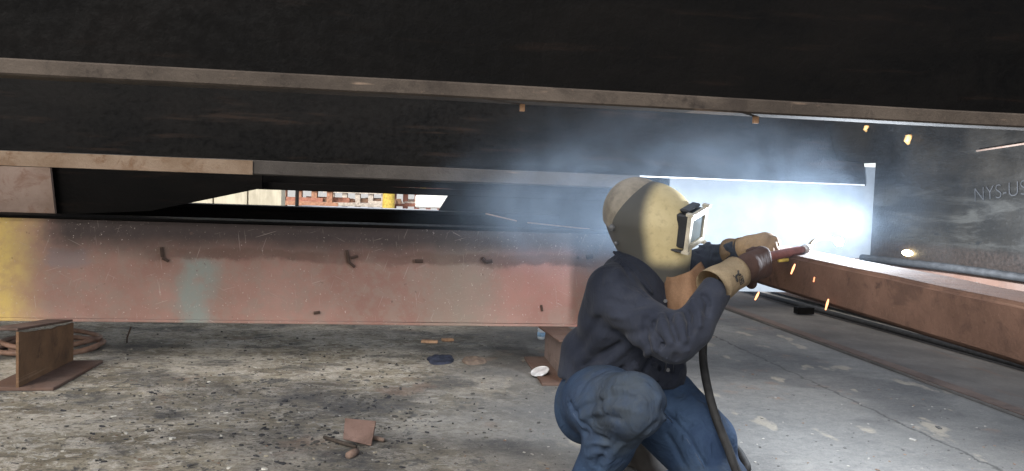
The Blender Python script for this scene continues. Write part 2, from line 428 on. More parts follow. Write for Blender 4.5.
# ------------------------------------------------------------------ girders
def girder(label, x0, x1, y, z0, z1, fl, tf, tw, mats, rz=TH, front=None, cat='girder', group=None, parts=('web', 'bottom_flange', 'top_flange'), web_poly=None, flange_x1=None, rough=.0015):
    """I section lying along its local x; y = web centre, fl = flange half width towards (front) and away from the camera"""
    e = empty('steel_girder', (0, 0, 0), rz, label=label, cat=cat, group=group)
    mw, mf = mats
    fr, bk = fl if isinstance(fl, tuple) else (fl, fl)
    if 'web' in parts:
        if web_poly: prism('web', [(px, y - tw / 2, pz) for px, pz in web_poly], (0, tw, 0), mw, e)
        else: roughen(box('web', (x0, y - tw / 2, z0 + tf), (x1, y + tw / 2, z1 - tf), mw, e), 30, rough, 1.5)
    if 'bottom_flange' in parts:
        b = box('bottom_flange', (x0, y - fr, z0), (flange_x1 or x1, y + bk, z0 + tf), mf, e, .004); roughen(b, 40, rough * 1.6, 3.0, 4)
    if 'top_flange' in parts: box('top_flange', (x0, y - fr, z1 - tf), (x1, y + bk, z1), mw, e, .004)
    return e
# A: nearest girder, straight overhead
lyA = 1.73; _, zA1 = onG(0, 57, lyA); _, zA0 = onG(0, 74, lyA)
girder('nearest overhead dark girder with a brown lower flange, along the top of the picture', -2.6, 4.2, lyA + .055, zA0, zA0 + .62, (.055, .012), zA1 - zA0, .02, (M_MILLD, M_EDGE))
# B: second girder, coped at its right end
lyB = 3.47; _, zB1 = onG(0, 150, lyB); _, zB0 = onG(0, 165, lyB)
xB = lambda px, py: onG(px, py, lyB + .14)
be = [xB(824, 121), xB(838, 160), xB(864, 163), xB(866, 185)]
lyBw = lyB + .15
wp = [(-3.6, zB1 - .004), (be[3][0], zB1 - .004), (be[2][0], be[2][1] - .0), (be[1][0], be[1][1]), (be[0][0], be[0][1]), (be[0][0] - .15, zB1 + .62), (-3.6, zB1 + .62)]
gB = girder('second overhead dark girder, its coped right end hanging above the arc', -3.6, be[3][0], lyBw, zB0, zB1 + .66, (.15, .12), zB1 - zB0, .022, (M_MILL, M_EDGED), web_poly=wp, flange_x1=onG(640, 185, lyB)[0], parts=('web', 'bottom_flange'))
zc, zd_ = onG(60, 160, lyB)[1], onG(60, 167.5, lyB)[1]; box('lit_edge_bar', (-3.6, lyB - .007, zB0 - .002), (onG(253, 170, lyB)[0], lyB - .0045, zB1 - .003), M_EDGE2, gB, .001)  # lit stretch of the flange edge, put in as a paler orange strip
x5 = onG(500, 172, lyB + .14)[0]; box('edge_highlight', (x5, lyBw - .0145, zB1 - .003), (be[3][0] - .01, lyBw - .0113, zB1 + .003), M_GREYS, gB)  # highlight along the lower web edge, put in as a pale strip
box('top_flange', (-3.6, lyB, zB1 + .623), (be[0][0] - .16, lyB + .27, zB1 + .68), M_MILL, gB)
# D: third girder, higher, behind
_, zD0 = onG(400, 194, 5.0)
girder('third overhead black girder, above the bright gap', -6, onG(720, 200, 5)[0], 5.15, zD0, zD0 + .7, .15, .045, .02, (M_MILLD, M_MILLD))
# slanted dark end plate and brown plate at the left
def platepoly(name, px, ly, th, mat, label, cat='plate'):
    pts = [(a[0], ly, a[1]) for a in (onG(x, y, ly) for x, y in px)]
    o = prism(name, pts, (0, th, 0), mat, None); o.rotation_euler = (0, 0, TH)
    return tag(o, label, cat)
platepoly('steel_plate', [(49, 150), (56, 214.5), (150, 211), (262, 188), (262, 150)], 4.93, .02, M_MILLD, 'black plate with a slanted lower edge, hanging behind the girders')
platepoly('steel_plate', [(-60, 150), (-60, 217), (55, 214.5), (48, 150)], 4.88, .025, M_RUSTP, 'brown rusty plate end at the far left, above the red beam')

# red primed girder on its stubs
lyR = 4.55; lxR = lambda px: onG(px, 290, lyR)[0]
M_PRIMER = mat_primer(lxR)
_, zR0 = onG(0, 321, lyR); _, zR1 = onG(0, 214, lyR)
print('red beam z', zR0, zR1)
gR = empty('primed_girder', (0, 0, 0), TH, label='long red primed girder with yellow and grey patches, raised on steel stubs behind the welder', cat='girder')
xr1 = onG(655, 300, lyR)[0]
roughen(box('web', (-6.5, lyR + .012, zR0 + .018), (xr1, lyR + .035, zR1 - .02), M_PRIMER, gR), 30, .002, 1.2)
roughen(box('bottom_flange', (-6.5, lyR, zR0), (xr1, lyR + .32, zR0 + .0165), M_PRIMER, gR, .003), 40, .002, 3)
box('top_flange', (-6.5, lyR - .004, zR1 - .0185), (xr1, lyR + .30, zR1), M_MILLD, gR, .003)
# clips and weld stubs on its face
def onR(px, py): x, z = onG(px, py, lyR + .012); return Vector((x, lyR + .012, z))
def clip(pts, r, mat=M_RUST, name='weld_stub'):
    bm = bmesh.new()
    for a, b in pts: bm_tube(bm, [onR(*a) - Vector((0, r * .9, 0)), onR(*b) - Vector((0, r * .9, 0))], r, 6)
    return link(name, me_from(bm), mat, gR)
M_STUB = mat_rust('dark_weld_stub', (.05, .032, .025), (.09, .055, .04), (.02, .015, .013), .2)
clip([((162, 247), (163, 257)), ((163, 258), (169, 261))], .010, M_STUB)
clip([((347, 250), (349, 262)), ((349, 262), (355, 267)), ((351, 258), (358, 256))], .009, M_STUB)
clip([((415, 261), (423, 261))], .012, M_STUB)
clip([((482, 258), (486, 262)), ((486, 262), (492, 261))], .013, M_STUB)
clip([((586, 257), (592, 256))], .016, M_STUB); clip([((577, 257), (578.5, 257.5))], .010, M_STUB)
clip([((314, 313), (320, 312))], .010, M_STUB)
clip([((541, 305), (542, 311))], .007, M_STUB)

# dark girders lying beyond the red one
_, zH1 = onG(300, 207, 5.7)
girder('dark girder lying beyond the red one, with a ragged burnt top', -6.5, onG(560, 220, 5.7)[0], 5.85, .25, zH1, .14, .03, .02, (M_MILLD, M_MILLD))
xj = [onG(445, 213, 6.3), onG(462, 196, 6.3)]
d2 = empty('steel_girder', (0, 0, 0), TH, label='dark smoke-veiled girder end behind the welder, cut at a slant', cat='girder')
prism('web', [(xj[0][0] - .35, 6.3, .35), (xj[1][0], 6.3, 1.18), (2.1, 6.3, 1.18), (2.1, 6.3, .35)], (0, .03, 0), M_MILLD, d2)
box('bottom_flange', (xj[0][0] - .2, 6.15, .32), (2.1, 6.48, .347), M_MILLD, d2)
# bright-edged flat bars caught by the arc
def bar(a, b, w, mat, label, ly=5.5):
    pa, pb = onG(*a, ly), onG(*b, ly); v0 = Vector((pa[0], ly, pa[1])); v1 = Vector((pb[0], ly - .25, pb[1]))
    o = prism('flat_bar', [v0, v1, v1 + Vector((0, 0, -w)), v0 + Vector((0, 0, -w))], (0, .03, 0), mat); o.rotation_euler = (0, 0, TH); return tag(o, label, 'bar')
bar((486, 213), (512, 219), .010, M_TAN, 'short pale bar behind the red girder, left of the welder')
bar((528, 222), (582, 227), .010, M_TAN, 'long thin bar on top of the red girder, ending near the helmet')
girder('low black girder hidden in smoke behind the arc opening', 1.0, 4.4, 6.6, .4, .78, .15, .03, .02, (M_MILLD, M_MILLD))

# E: right-hand girder with the coped end
E_LX = 2.30
pE = lambda px, py: onN(px, py, E_LX)
e0, e1, e2, e3 = pE(870, 258), pE(871, 163), pE(842, 163), pE(1060, 287)
gE = empty('steel_girder', (0, 0, 0), TH, label='blue grey girder at the right edge with a coped end and scribed letters', cat='girder')
zE0 = e0[1]
yEn = .9
prism('web', [(E_LX, yEn, zE0), (E_LX, e0[0], zE0), (E_LX, e0[0], e1[1]), (E_LX, e2[0] + .35, e2[1]), (E_LX, e2[0] + .35, zE0 + .95), (E_LX, yEn, zE0 + .95)], (.024, 0, 0), M_BLUE, gE)
ef = box('bottom_flange', (E_LX - .10, yEn, zE0 - .033), (E_LX + .13, e0[0], zE0 - .001), M_RUST, gE, .003)
box('top_flange', (E_LX - .1, yEn, zE0 + .952), (E_LX + .13, e2[0] + .35, zE0 + .98), M_BLUE, gE)
# scribed letters (a thin dark print on the web)
def text_obj(s, size, mat, parent, mtx, ext=.0006):
    c = bpy.data.curves.new('lettering', 'FONT'); c.body = s; c.size = size; c.extrude = ext; c.offset = -.0016
    o = bpy.data.objects.new('lettering', c); COL.objects.link(o); dg = bpy.context.evaluated_depsgraph_get()
    me = bpy.data.meshes.new_from_object(o.evaluated_get(dg)); bpy.data.objects.remove(o)
    me.transform(mtx); return link('lettering', me, mat, parent)
M_INK = mat_simple('dark_marker', (.012, .012, .013), .7)
a, b = pE(974, 202), pE(1030, 194)
xd = Vector((0, b[0] - a[0], b[1] - a[1] + .0)).normalized(); zd = Vector((0, 0, 1)); zd = (zd - xd * zd.dot(xd)).normalized(); nd = xd.cross(zd)
mt = Matrix((xd, zd, nd)).transposed().to_4x4(); mt.translation = Vector((E_LX - .002, a[0], a[1]))
L0 = abs(b[0] - a[0])
text_obj('NYS-US', L0 / 3.4, M_INK, gE, mt)
# clip with bolt hole under E, near the right
cp = [pE(988, 281), pE(1007, 283), pE(1007, 291), pE(988, 290)]
cl = prism('lug', [(E_LX - .13, y, z) for y, z in cp], (.008, 0, 0), M_PALE, gE)
cc = pE(993, 286); bm = bmesh.new(); bm_tube(bm, [(E_LX - .1335, cc[0], cc[1]), (E_LX - .1305, cc[0], cc[1])], .007, 10); link('bolt_hole', me_from(bm), M_BLACK, gE)
# tack lugs, lit glow put into their colour, on the web near the top flange of the neighbour
M_LUG = mat_simple('glow_yellow_tack', (.55, .32, .12), .5)
for (px, py, s) in ((868.5, 129, 3.2), (911, 140, 4.6)):
    y, z = pE(px, py); k = s / 760 * 3.4
    tube('tack_lug', [(E_LX - .001, y, z + k * .8), (E_LX - .014, y, z + k * .6), (E_LX - .018, y, z - k * .2), (E_LX - .008, y + k * .2, z - k * .9)], [k * .5, k * .8, k * .75, k * .35], M_LUG, gE, 7)
hw = pE(909, 253)
bm = bmesh.new(); bmesh.ops.create_uvsphere(bm, u_segments=16, v_segments=10, radius=.017)
bmesh.ops.scale(bm, vec=(.5, 2.2, .8), verts=bm.verts)
for v in bm.verts: v.co += Vector((E_LX - .008, hw[0], hw[1]))
link('bright_spot', me_from(bm), mat_emit('spot_emission', (1, .80, .42), 20), gE, True)  # small emissive blob for a bright yellow spot on the web
tube('glow_bar', [(E_LX - .014, pE(980, 151)[0], pE(980, 151)[1]), (E_LX - .014, pE(1060, 139)[0], pE(1060, 139)[1])], .004, M_RUSTP, gE, 8)  # soft orange glow on the web, put in as a thin bar

o = tube('black_cable', catmull([Vector((2.17, *onN(862, 257.5, 2.17))), Vector((2.17, *onN(905, 262.5, 2.17))), Vector((2.17, *onN(960, 269, 2.17))), Vector((2.17, *onN(1060, 283, 2.17)))], 6), .016, M_BLACK, None, 8)
o.rotation_euler = (0, 0, TH); tag(o, 'thin dark cable strung along the lower edge of the right girder', 'cable')
# small tabs on the overhead flanges
for px, py, s in ((522, 110, .0055), (755, 122, .006), (143, 79, .006)):
    x, z = onG(px, py, lyA + .06)
    o = box('tack_tab', (x - s, lyA + .052, z - s * .6), (x + s, lyA + .062, zA0 + .004), M_TAN); o.rotation_euler = (0, 0, TH)
    tag(o, {522: 'tiny bright tack tab under the nearest girder, at mid span', 755: 'tiny bright tack tab under the nearest girder, above the smoke', 143: 'tiny pale tack tab under the nearest girder, near its left end'}[px], 'tab', 'tack tabs under the nearest girder')

# reflector sheet added behind the opening to turn arc light into glare
o = box('glare_sheet', (onG(668, 220, 3.69)[0], 3.69, .55), (2.75, 3.70, e1[1] - .012), M_WHITE); o.rotation_euler = (0, 0, TH)
tag(o, 'added pale reflector sheet behind the welding arc, standing in for the white glare', 'panel')

# ------------------------------------------------------------------ rusty tube being welded (F)
pF0, pF1 = loc(P(800, 256.5, 2.45)), loc(P(1024, 305, 1.66))
fx = pF0.x; pF1 = Vector((fx, *onN(1024, 304, fx)))
fdir = (pF1 - pF0).normalized()
start = pF0 - fdir * .42; L = 1.75
fm = Matrix((Vector((1, 0, 0)), fdir, Vector((1, 0, 0)).cross(fdir))).transposed().to_4x4(); fm.translation = start
gt = Matrix.Rotation(TH, 4, 'Z')
bm = bmesh.new(); bm_box(bm, (0, 0, -.0), (.18, L, .130))
bmesh.ops.bevel(bm, geom=bm.edges[:], offset=.012, segments=3, affect='EDGES')
ftube = link('rusty_tube', me_from(bm), M_RUSTF, None, True)
roughen(ftube, 40, .0025, 4.0, 2)
# fm's z axis may point down: place so that the top face is at pF0
zsgn = 1 if fm.col[2].z > 0 else -1
ftube.data.transform(Matrix.Translation((0, 0, -.130 if zsgn > 0 else 0)))
if zsgn < 0: ftube.data.flip_normals()
ftube.matrix_world = gt @ fm
tag(ftube, 'rusty brown box beam the welder works on, running to the right edge', 'beam')
md = ftube.modifiers.new('smooth', 'WEIGHTED_NORMAL'); 

# ------------------------------------------------------------------ floor strip, dark tube for shade, low girder at the right
s0, s1 = loc(floor(740, 315)), loc(floor(1024, 420))
sang = math.atan2((s1 - s0).x, -(s1 - s0).y)
def strip(name, p_near, p_far, w0, w1, z0, z1, mat, label, cat, ext=3.0, back=2.0, bev=.003):
    """long bar whose near edge runs p_near -> p_far on the floor; w0..w1 is the span away from that edge"""
    a, b = Vector((p_near.x, p_near.y, 0)), Vector((p_far.x, p_far.y, 0)); d = (b - a); l = d.length; d.normalize()
    nrm = Vector((d.y, -d.x, 0))
    o = box(name, (-ext, w0, z0), (l + back, w1, z1), mat, None, bev)
    mm = Matrix((d, -nrm, Vector((0, 0, 1)))).transposed().to_4x4(); mm.translation = a; o.matrix_world = mm
    roughen(o, 40, .002, 3, 1)
    return tag(o, label, cat)
pn, pf = floor(1024, 420), floor(740, 315)
strip('floor_plate', pn, pf, -.95, 0, .0, .016, M_STRIP, 'wide grey steel plate on the floor with a brown near edge', 'plate')
strip('floor_bar', pn, pf, -.10, -.006, .0165, .021, M_STRIPB, 'thin brown flat bar along the near edge of the floor plate', 'bar', bev=.001)
pn2, pf2 = floor(1024, 366, .05), floor(745, 290, .05)
tube('shade_tube', [pn2 + (pn2 - pf2) * .5] + catmull([pn2, pn2.lerp(pf2, .3) + Vector((.01, 0, 0)), pn2.lerp(pf2, .65), pf2, pf2 + (pf2 - pn2) * .4], 6), .022, M_BLACK, None, 10)  # black tube in place of the shadow band behind the plate
tag(bpy.data.objects['shade_tube'], 'black tube standing in for the band of shade along the back of the floor plate', 'hose')
lg = empty('low_girder', (0, 0, 0), 0, label='low grey girder lying under the rusty box beam, with a rusty lower flange', cat='girder')
def lowbar(name, z0, z1, w0, w1, mat):
    o = strip(name, floor(1024, 366, 0), floor(745, 289, 0), w0, w1, z0, z1, mat, None, None); o.parent = lg; return o
for nm, z0, z1, w0, w1, mt_ in (('web', .061, .42, -.30, -.28, M_STRIP), ('bottom_flange', .029, .06, -.34, -.10, M_STRIPB), ('top_flange', .421, .45, -.38, -.12, M_MILL)):
    lowbar(nm, z0, z1, w0, w1, mt_)
cb = floor(804, 309, .07)
o = box('steel_chock', (-.08, -.04, 0), (.08, .04, .06), M_MILLD, None, .004); o.location = (cb.x, cb.y, .029); o.rotation_euler = (0, 0, TH); tag(o, 'short black steel chock on the floor plate beside the band of shade', 'chock')

# ------------------------------------------------------------------ stubs that carry the red girder
def stub(label, p0, p1, h0, h1, wl, wr, web_mat, fl_mat, top=(.0, .0)):
    e = empty('steel_stub', (0, 0, 0), 0, label=label, cat='steel stub', group='cut girder stubs under the red girder')
    a, b = Vector((p0.x, p0.y, 0)), Vector((p1.x, p1.y, 0)); d = (b - a).normalized(); n = Vector((d.y, -d.x, 0)); z = Vector((0, 0, 1))
    prism('bottom_flange', [a + n * wr, b + n * wr, b - n * wl, a - n * wl], (0, 0, .016), fl_mat, e, .002)
    N = 7; top_pts = []
    for i in range(N + 1):
        t = 1 - i / N; top_pts.append(a.lerp(b, t) + z * (h0 + (h1 - h0) * t + random.uniform(-.006, .006) - .012 * math.sin(math.pi * t)))
    w = prism('web', [a - n * .005 + z * .0165, b - n * .005 + z * .0165] + [p - n * .005 for p in top_pts], n * .012, web_mat, e)
    if top[0] or top[1]:
        ta, tb = a + z * (h0 + .004), b + z * (h1 + .004)
        prism('top_flange', [ta + n * top[1], tb + n * top[1], tb - n * top[0], ta - n * top[0]], z * .012, fl_mat, e, .002)
    return e
q0, q1 = floor(17, 391), floor(72, 363)
stub('rusty cut girder stub standing on the floor at the left edge', q0, q1, 1 - (331 - 178.6) * 3.58 / 760, .225, .14, .16, M_RUSTB, M_RUST, (.13, .004))
q0, q1 = floor(566, 386), floor(545, 359)
stub('brown cut girder stub half hidden behind the kneeling welder', q0, q1, .23, .19, .13, .12, mat_rust('grey_brown_scale', (.10, .075, .065), (.15, .11, .095), (.07, .05, .04), .2), M_RUST, (.05, .13))
rt_ = P(580, 331, 4.12)
o = box('red_tag', (-.02, -.004, -.03), (.03, .004, .03), mat_simple('red_tag_paint', (.7, .09, .04), .5), None, .003); o.location = rt_; tag(o, 'small bright red tag on the stub behind the welder', 'tag')

# ------------------------------------------------------------------ things on the floor
hc = floor(52, 348)
bm = bmesh.new()
for k, (rr, dz) in enumerate(((.26, .016), (.235, .016), (.25, .045))):
    pts = [Vector((hc.x + .03 * math.sin(k * 2) + rr * 1.0 * math.cos(t), hc.y + .02 * k + rr * 1.05 * math.sin(t), dz + .008 * math.sin(3 * t + k))) for t in np.linspace(0, 2 * math.pi, 49)]
    bm_tube(bm, pts, .015, 8, False)
tag(link('hose_coil', me_from(bm), mat_simple('terracotta_rubber', (.17, .10, .07), .6, 0, .3, .3, 14), None, True), 'coil of dusty brown hose behind the left stub', 'hose')
tube('wire_stub', [floor(127, 343), P(127, 338, floor(127, 343).y), P(131, 327, floor(127, 343).y)], .005, M_STUB, None, 6)
tag(bpy.data.objects['wire_stub'], 'thin rusty wire sticking up from the floor behind the left stub', 'wire')

pl = [(345, 418), (376, 421), (371, 446), (343, 439)]
c0 = floor(360, 446)
def tiltpoint(px, py):   # on a plate leaning back over the floor point c0
    r = ray(px, py); nrm = Vector((.08, -.90, .42)).normalized(); t = (c0 + Vector((0, 0, .012)) - CP).dot(nrm) / r.dot(nrm); return CP + r * t
tag(prism('steel_offcut', [tiltpoint(*q) for q in pl], Vector((0, .010, -.005)), mat_rust('pinkish_rust', (.12, .075, .06), (.19, .125, .105), (.07, .045, .035), .3), None, .0015), 'square rusty steel offcut propped up on the floor in front', 'offcut')
for (a, b, r_, mt_, lb) in (((324, 437), (356, 447), .007, M_EDGE, 'thin brown rod lying left of the propped offcut'), ((372, 437), (384, 440), .008, M_RUSTP, 'short brown rod sticking out right of the propped offcut'), ((348, 456), (357, 451), .014, M_RUSTP, 'brown lump of scrap in front of the propped offcut')):
    o = tube('scrap_rod', [floor(*a, .01), floor(*a, .01).lerp(floor(*b, .012), .5), floor(*b, .012)], [r_, r_ * 1.2, r_ * .9], mt_, None, 7); tag(o, lb, 'rod')
def rag(name, px, py, sx, sy, h, mat, label, cat, seed):
    from mathutils import noise
    c = floor(px, py); bm = bmesh.new(); n = 18; g = {}
    for i in range(n + 1):
        for j in range(n + 1):
            u, v = i / n * 2 - 1, j / n * 2 - 1; uu, vv = u * math.sqrt(1 - v * v / 2), v * math.sqrt(1 - u * u / 2)
            e = max(0, 1 - (uu * uu + vv * vv)); w = noise.noise(Vector((uu * 2.2, vv * 2.2, seed)))
            k = 1 + .18 * noise.noise(Vector((uu * 1.5, vv * 1.5, seed + 5)))
            g[i, j] = bm.verts.new((c.x + uu * sx * k, c.y + vv * sy * k, .003 + h * (e ** .5) * (.55 + .8 * w) if e > 0 else .001))
    for i in range(n):
        for j in range(n): bm.faces.new((g[i, j], g[i + 1, j], g[i + 1, j + 1], g[i, j + 1]))
    return tag(link(name, me_from(bm), mat, None, True), label, cat)
rag('rag', 441, 360, .085, .13, .024, mat_simple('dark_blue_rag', (.03, .034, .05), .9, 0, .1, .5), 'crumpled dark blue rag lying on the floor', 'rag', 1)
rag('glove', 474, 361, .08, .11, .025, mat_simple('tan_brown_leather', (.12, .09, .07), .85, 0, .2, .35), 'flattened brown leather scrap beside the blue rag', 'leather scrap', 3)
for px, py, w, an, lb in ((429.5, 342.7, .055, .0, 'longer wood chip on the floor left of the other chip'), (447.5, 341, .04, .35, 'shorter wood chip on the floor beneath the red girder')):
    o = box('wood_chip', (-w, -.018, 0), (w, .018, .018), M_TAN, None, .003); o.location = floor(px, py); o.rotation_euler = (0, 0, an); tag(o, lb, 'wood chip', 'wood chips on the floor')
# can lid
cl_ = floor(540, 377); bm = bmesh.new(); 
bm_tube(bm, [(0, 0, 0), (0, 0, .006)], .05, 28); 
lid = link('can_lid', me_from(bm), M_GREYS); lid.location = cl_ + Vector((0, 0, .028)); lid.rotation_euler = (.25, -.28, 0)
bm = bmesh.new(); bm_tube(bm, [(.05 * math.cos(t), .05 * math.sin(t), .006) for t in np.linspace(0, 2 * math.pi, 33)], .003, 6, False); link('lid_rim', me_from(bm), M_GREYS, lid, True)
tag(lid, 'round grey can lid leaning on the flange of the hidden stub', 'lid')
bt = floor(541, 339); bt_root = empty('plastic_bottle', bt, 0, label='small crushed clear bottle with a blue label under the red girder', cat='bottle')
M_CLEAR = mat_simple('cloudy_plastic', (.6, .66, .72), .2, 0, .5, .1)
tube('bottle_body', [(0, 0, 0), (0, 0, .012), (.002, 0, .045), (0, 0, .07), (.0, 0, .085), (0, 0, .1)], [.024, .027, .025, .027, .018, .011], M_CLEAR, bt_root, 12)
tube('bottle_label', [(0, 0, .02), (.001, 0, .05)], .0278, mat_simple('blue_label', (.3, .5, .72), .5), bt_root, 12)
tube('bottle_cap', [(0, 0, .101), (0, 0, .113)], .0125, M_WHITE, bt_root, 12)
# chips, slag and grit nobody could count
bm = bmesh.new()
for i in range(800):
    px = random.uniform(0, 1024); py = 324 + 150 * random.random() ** .8
    if px > 760 and py < 330 + (px - 740) * .37: continue
    c = floor(px, py); s = random.uniform(.0015, .0042) * (2.2 if random.random() < .04 else 1); a = random.uniform(0, 6.28)
    mm = Matrix.Translation(c + Vector((0, 0, s * .25))) @ Matrix.Rotation(a, 4, 'Z') @ Matrix.Rotation(random.uniform(-.3, .3), 4, 'X')
    vs = bm_box(bm, (-s * random.uniform(.7, 2), -s, -s * .3), (s * random.uniform(.7, 2), s * random.uniform(.5, 1.2), s * .4), mm)
    k = random.choice((0, 0, 0, 1, 1, 2)); 
    pass
    for v in vs:
        for f in v.link_faces: f.material_index = k
tag(link('floor_grit', me_from(bm), [mat_simple('dark_slag', (.05, .048, .046), .8), mat_simple('pale_chip', (.22, .21, .19), .85), mat_simple('rust_chip', (.13, .085, .06), .85)]), 'loose slag grit and chips scattered over the yard floor', 'grit', kind='stuff')

def flakes(name, n, centre, spread, smin_, smax_, mats, label, cat):
    bm = bmesh.new()
    for i in range(n):
        px = random.gauss(centre[0], spread[0]); py = random.gauss(centre[1], spread[1])
        if not (-20 < px < 640 and 326 < py < 480): continue
        c = floor(px, py); s = random.uniform(smin_, smax_) * random.choice((.5, .6, .8, 1)); k = random.randint(5, 8); a0 = random.uniform(0, 6.28); el = random.uniform(.35, .8); rz = random.gauss(0, .5)
        tilt = Matrix.Rotation(random.gauss(0, .10), 3, 'X') @ Matrix.Rotation(random.gauss(0, .10), 3, 'Y'); th = random.uniform(.002, .006); ring = []
        for q in range(k):
            r_ = s * random.uniform(.55, 1.1); v = Vector((math.cos(a0 + q * 6.283 / k) * r_, math.sin(a0 + q * 6.283 / k) * r_ * el, 0)); v = Matrix.Rotation(rz, 3, 'Z') @ v; ring.append(tilt @ v)
        lo_ = [bm.verts.new(c + v) for v in ring]; hi_ = [bm.verts.new(c + v * .88 + Vector((0, 0, th))) for v in ring]
        mi = random.randrange(len(mats)); fs = [bm.faces.new(hi_)] + [bm.faces.new((lo_[q], lo_[(q + 1) % k], hi_[(q + 1) % k], hi_[q])) for q in range(k)]
        for f in fs: f.material_index = mi
    tag(link(name, me_from(bm), mats), label, cat, kind='stuff')
M_FD = mat_simple('charred_flake', (.028, .028, .03), .85, 0, .2, .4, 40); M_FD2 = mat_simple('dark_paint_flake', (.055, .052, .047), .85, 0, .2, .4, 40)
M_FP = mat_simple('pale_paint_flake', (.36, .345, .305), .9, 0, .2, .25, 40); M_FP2 = mat_simple('tan_paint_flake', (.24, .215, .165), .9, 0, .2, .3, 40)
flakes('dark_flakes', 480, (320, 405), (85, 36), .005, .022, [M_FD, M_FD2], 'dark curled paint flakes on the floor left of the welder', 'paint flakes')
flakes('dark_flakes', 150, (120, 400), (110, 40), .005, .018, [M_FD2, M_FD], 'sparse dark specks of paint on the floor in front of the left stub', 'paint flakes')
flakes('pale_flakes', 110, (150, 400), (120, 40), .006, .02, [M_FP, M_FP2, M_FP2], 'few pale peeling paint flakes over the left half of the floor', 'paint flakes')
# ------------------------------------------------------------------ yard beyond
def yb(px, py, d): return P(px, py, d)
wl = [yb(110, 200, 11), yb(282, 200, 11)]
gw = empty('concrete_wall', (0, 0, 0), 0, label='sunlit pale concrete wall far off, left of the rusty racks', cat='wall')
M_WALL = NT('stained_concrete', .9, 0, .2)
_n1 = M_WALL.noise(2.5, 6, .7, (2, 2, .4)); _n2 = M_WALL.noise(14, 5, .7)
M_WALL.color(M_WALL.mix(M_WALL.step(_n1, .4, .62), (.48, .44, .34), M_WALL.mix(_n2, (.3, .27, .2), (.42, .38, .3)))); M_WALL.bump(_n2, .01, .4)
dw = (wl[1] - wl[0]); dw.z = 0
nseg = 5
for i in range(nseg):
    a = wl[0] + dw * (i / nseg); b = wl[0] + dw * ((i + 1) / nseg); g = dw.normalized() * .012
    prism('wall_panel', [Vector((a.x, a.y, 0)) + g, Vector((b.x, b.y, 0)) - g, Vector((b.x, b.y, 2.4)) - g, Vector((a.x, a.y, 2.4)) + g], (0, .2, 0), M_WALL.m, gw)
# rusty storage racks
def rack(px0, px1, d, zs, post_mat, bar_mats, label, n):
    e = empty('steel_rack', (0, 0, 0), 0, label=label, cat='rack', group='rusty steel racks in the yard')
    a, b = yb(px0, 200, d), yb(px1, 200, d)
    for i in range(n):
        t = i / (n - 1); x = a.x + (b.x - a.x) * t; y = a.y + (b.y - a.y) * t
        box('post', (x - .06, y - .06, .004), (x + .06, y + .06, zs[-1] + .35), post_mat, e)
    for k, z in enumerate(zs):
        box('rail', (min(a.x, b.x) - .2, a.y - .1, z), (max(a.x, b.x) + .2, a.y - .062, z + .09), post_mat, e)
        for j in range(10):
            s = random.uniform(.04, .13); x = random.uniform(a.x, b.x - .2); l = random.uniform(.3, 1.6)
            box('stock_bar', (x, a.y - .06 + j * .1, z + .092), (min(x + l, b.x + .4), a.y - .06 + j * .1 + .07, z + .092 + s), random.choice(bar_mats), e)
    return e
M_R1 = mat_simple('red_oxide_stock', (.28, .12, .08), .8); M_R2 = mat_simple('pale_stock', (.48, .42, .36), .7); M_R3 = mat_simple('brown_stock', (.2, .12, .08), .85); M_R4 = mat_simple('white_stock', (.7, .68, .64), .7)
rack(284, 330, 17, (.3, .62, .95, 1.3), M_ORA, (M_R1, M_R1, M_R3, M_ORA), 'rusty red stock rack in the yard beside the pale wall', 4)
rack(332, 384, 19, (.3, .6, .92, 1.25), M_R2, (M_R3, M_R2, M_R4, M_R1), 'rack of mixed pale and brown stock in the middle of the bright gap', 5)
rack(394, 440, 20, (.3, .62, .95, 1.3), M_R1, (M_R2, M_R1, M_R4, M_YEL), 'rack of reddish stock right of the yellow bin', 5)
a = yb(388.5, 204, 18); yb_ = empty('yellow_bin', (a.x, a.y, 0), 0, label='yellow bin standing between the far racks', cat='bin')
bm = bmesh.new(); bm_tube(bm, [(0, 0, .004), (0, 0, .5), (0, 0, 1.0), (0, 0, 1.05)], [.14, .15, .14, .14], 14); link('drum', me_from(bm), M_YEL, yb_, True)
bm = bmesh.new(); bm_tube(bm, [(0, 0, 1.051), (0, 0, 1.09)], [.15, .14], 14); link('drum_lid', me_from(bm), M_YEL, yb_, True)
a, b = yb(300, 209, 12), yb(470, 211, 12)
o = box('concrete_barrier', (a.x, a.y - .3, .004), (b.x, a.y + .3, .73), mat_simple('blue_grey_concrete', (.42, .44, .48), .85), None, .05, 2); tag(o, 'long low blue grey concrete barrier in front of the far racks', 'barrier')
a = yb(442, 200, 15); tr = empty('flat_trailer', (a.x, a.y, 0), 0, label='white flat trailer at the right end of the bright gap', cat='trailer')
box('deck', (-.4, -1, .72), (2.4, 1, .95), M_R4, tr, .02); box('headboard', (2.2, -1, .952), (2.3, 1, 1.4), M_R4, tr)
for x in (.3, 1.7):
    bm = bmesh.new(); bm_tube(bm, [(x, -1, .38), (x, -.75, .38)], .36, 18); link('wheel', me_from(bm), M_BLACK, tr, True)
a = yb(297, 200, 9); o = tube('steel_post', [(a.x, a.y, 0), (a.x, a.y, 1), (a.x, a.y, 2.2)], .022, M_BLACK, None, 8); tag(o, 'thin dark post in front of the rusty racks', 'post')

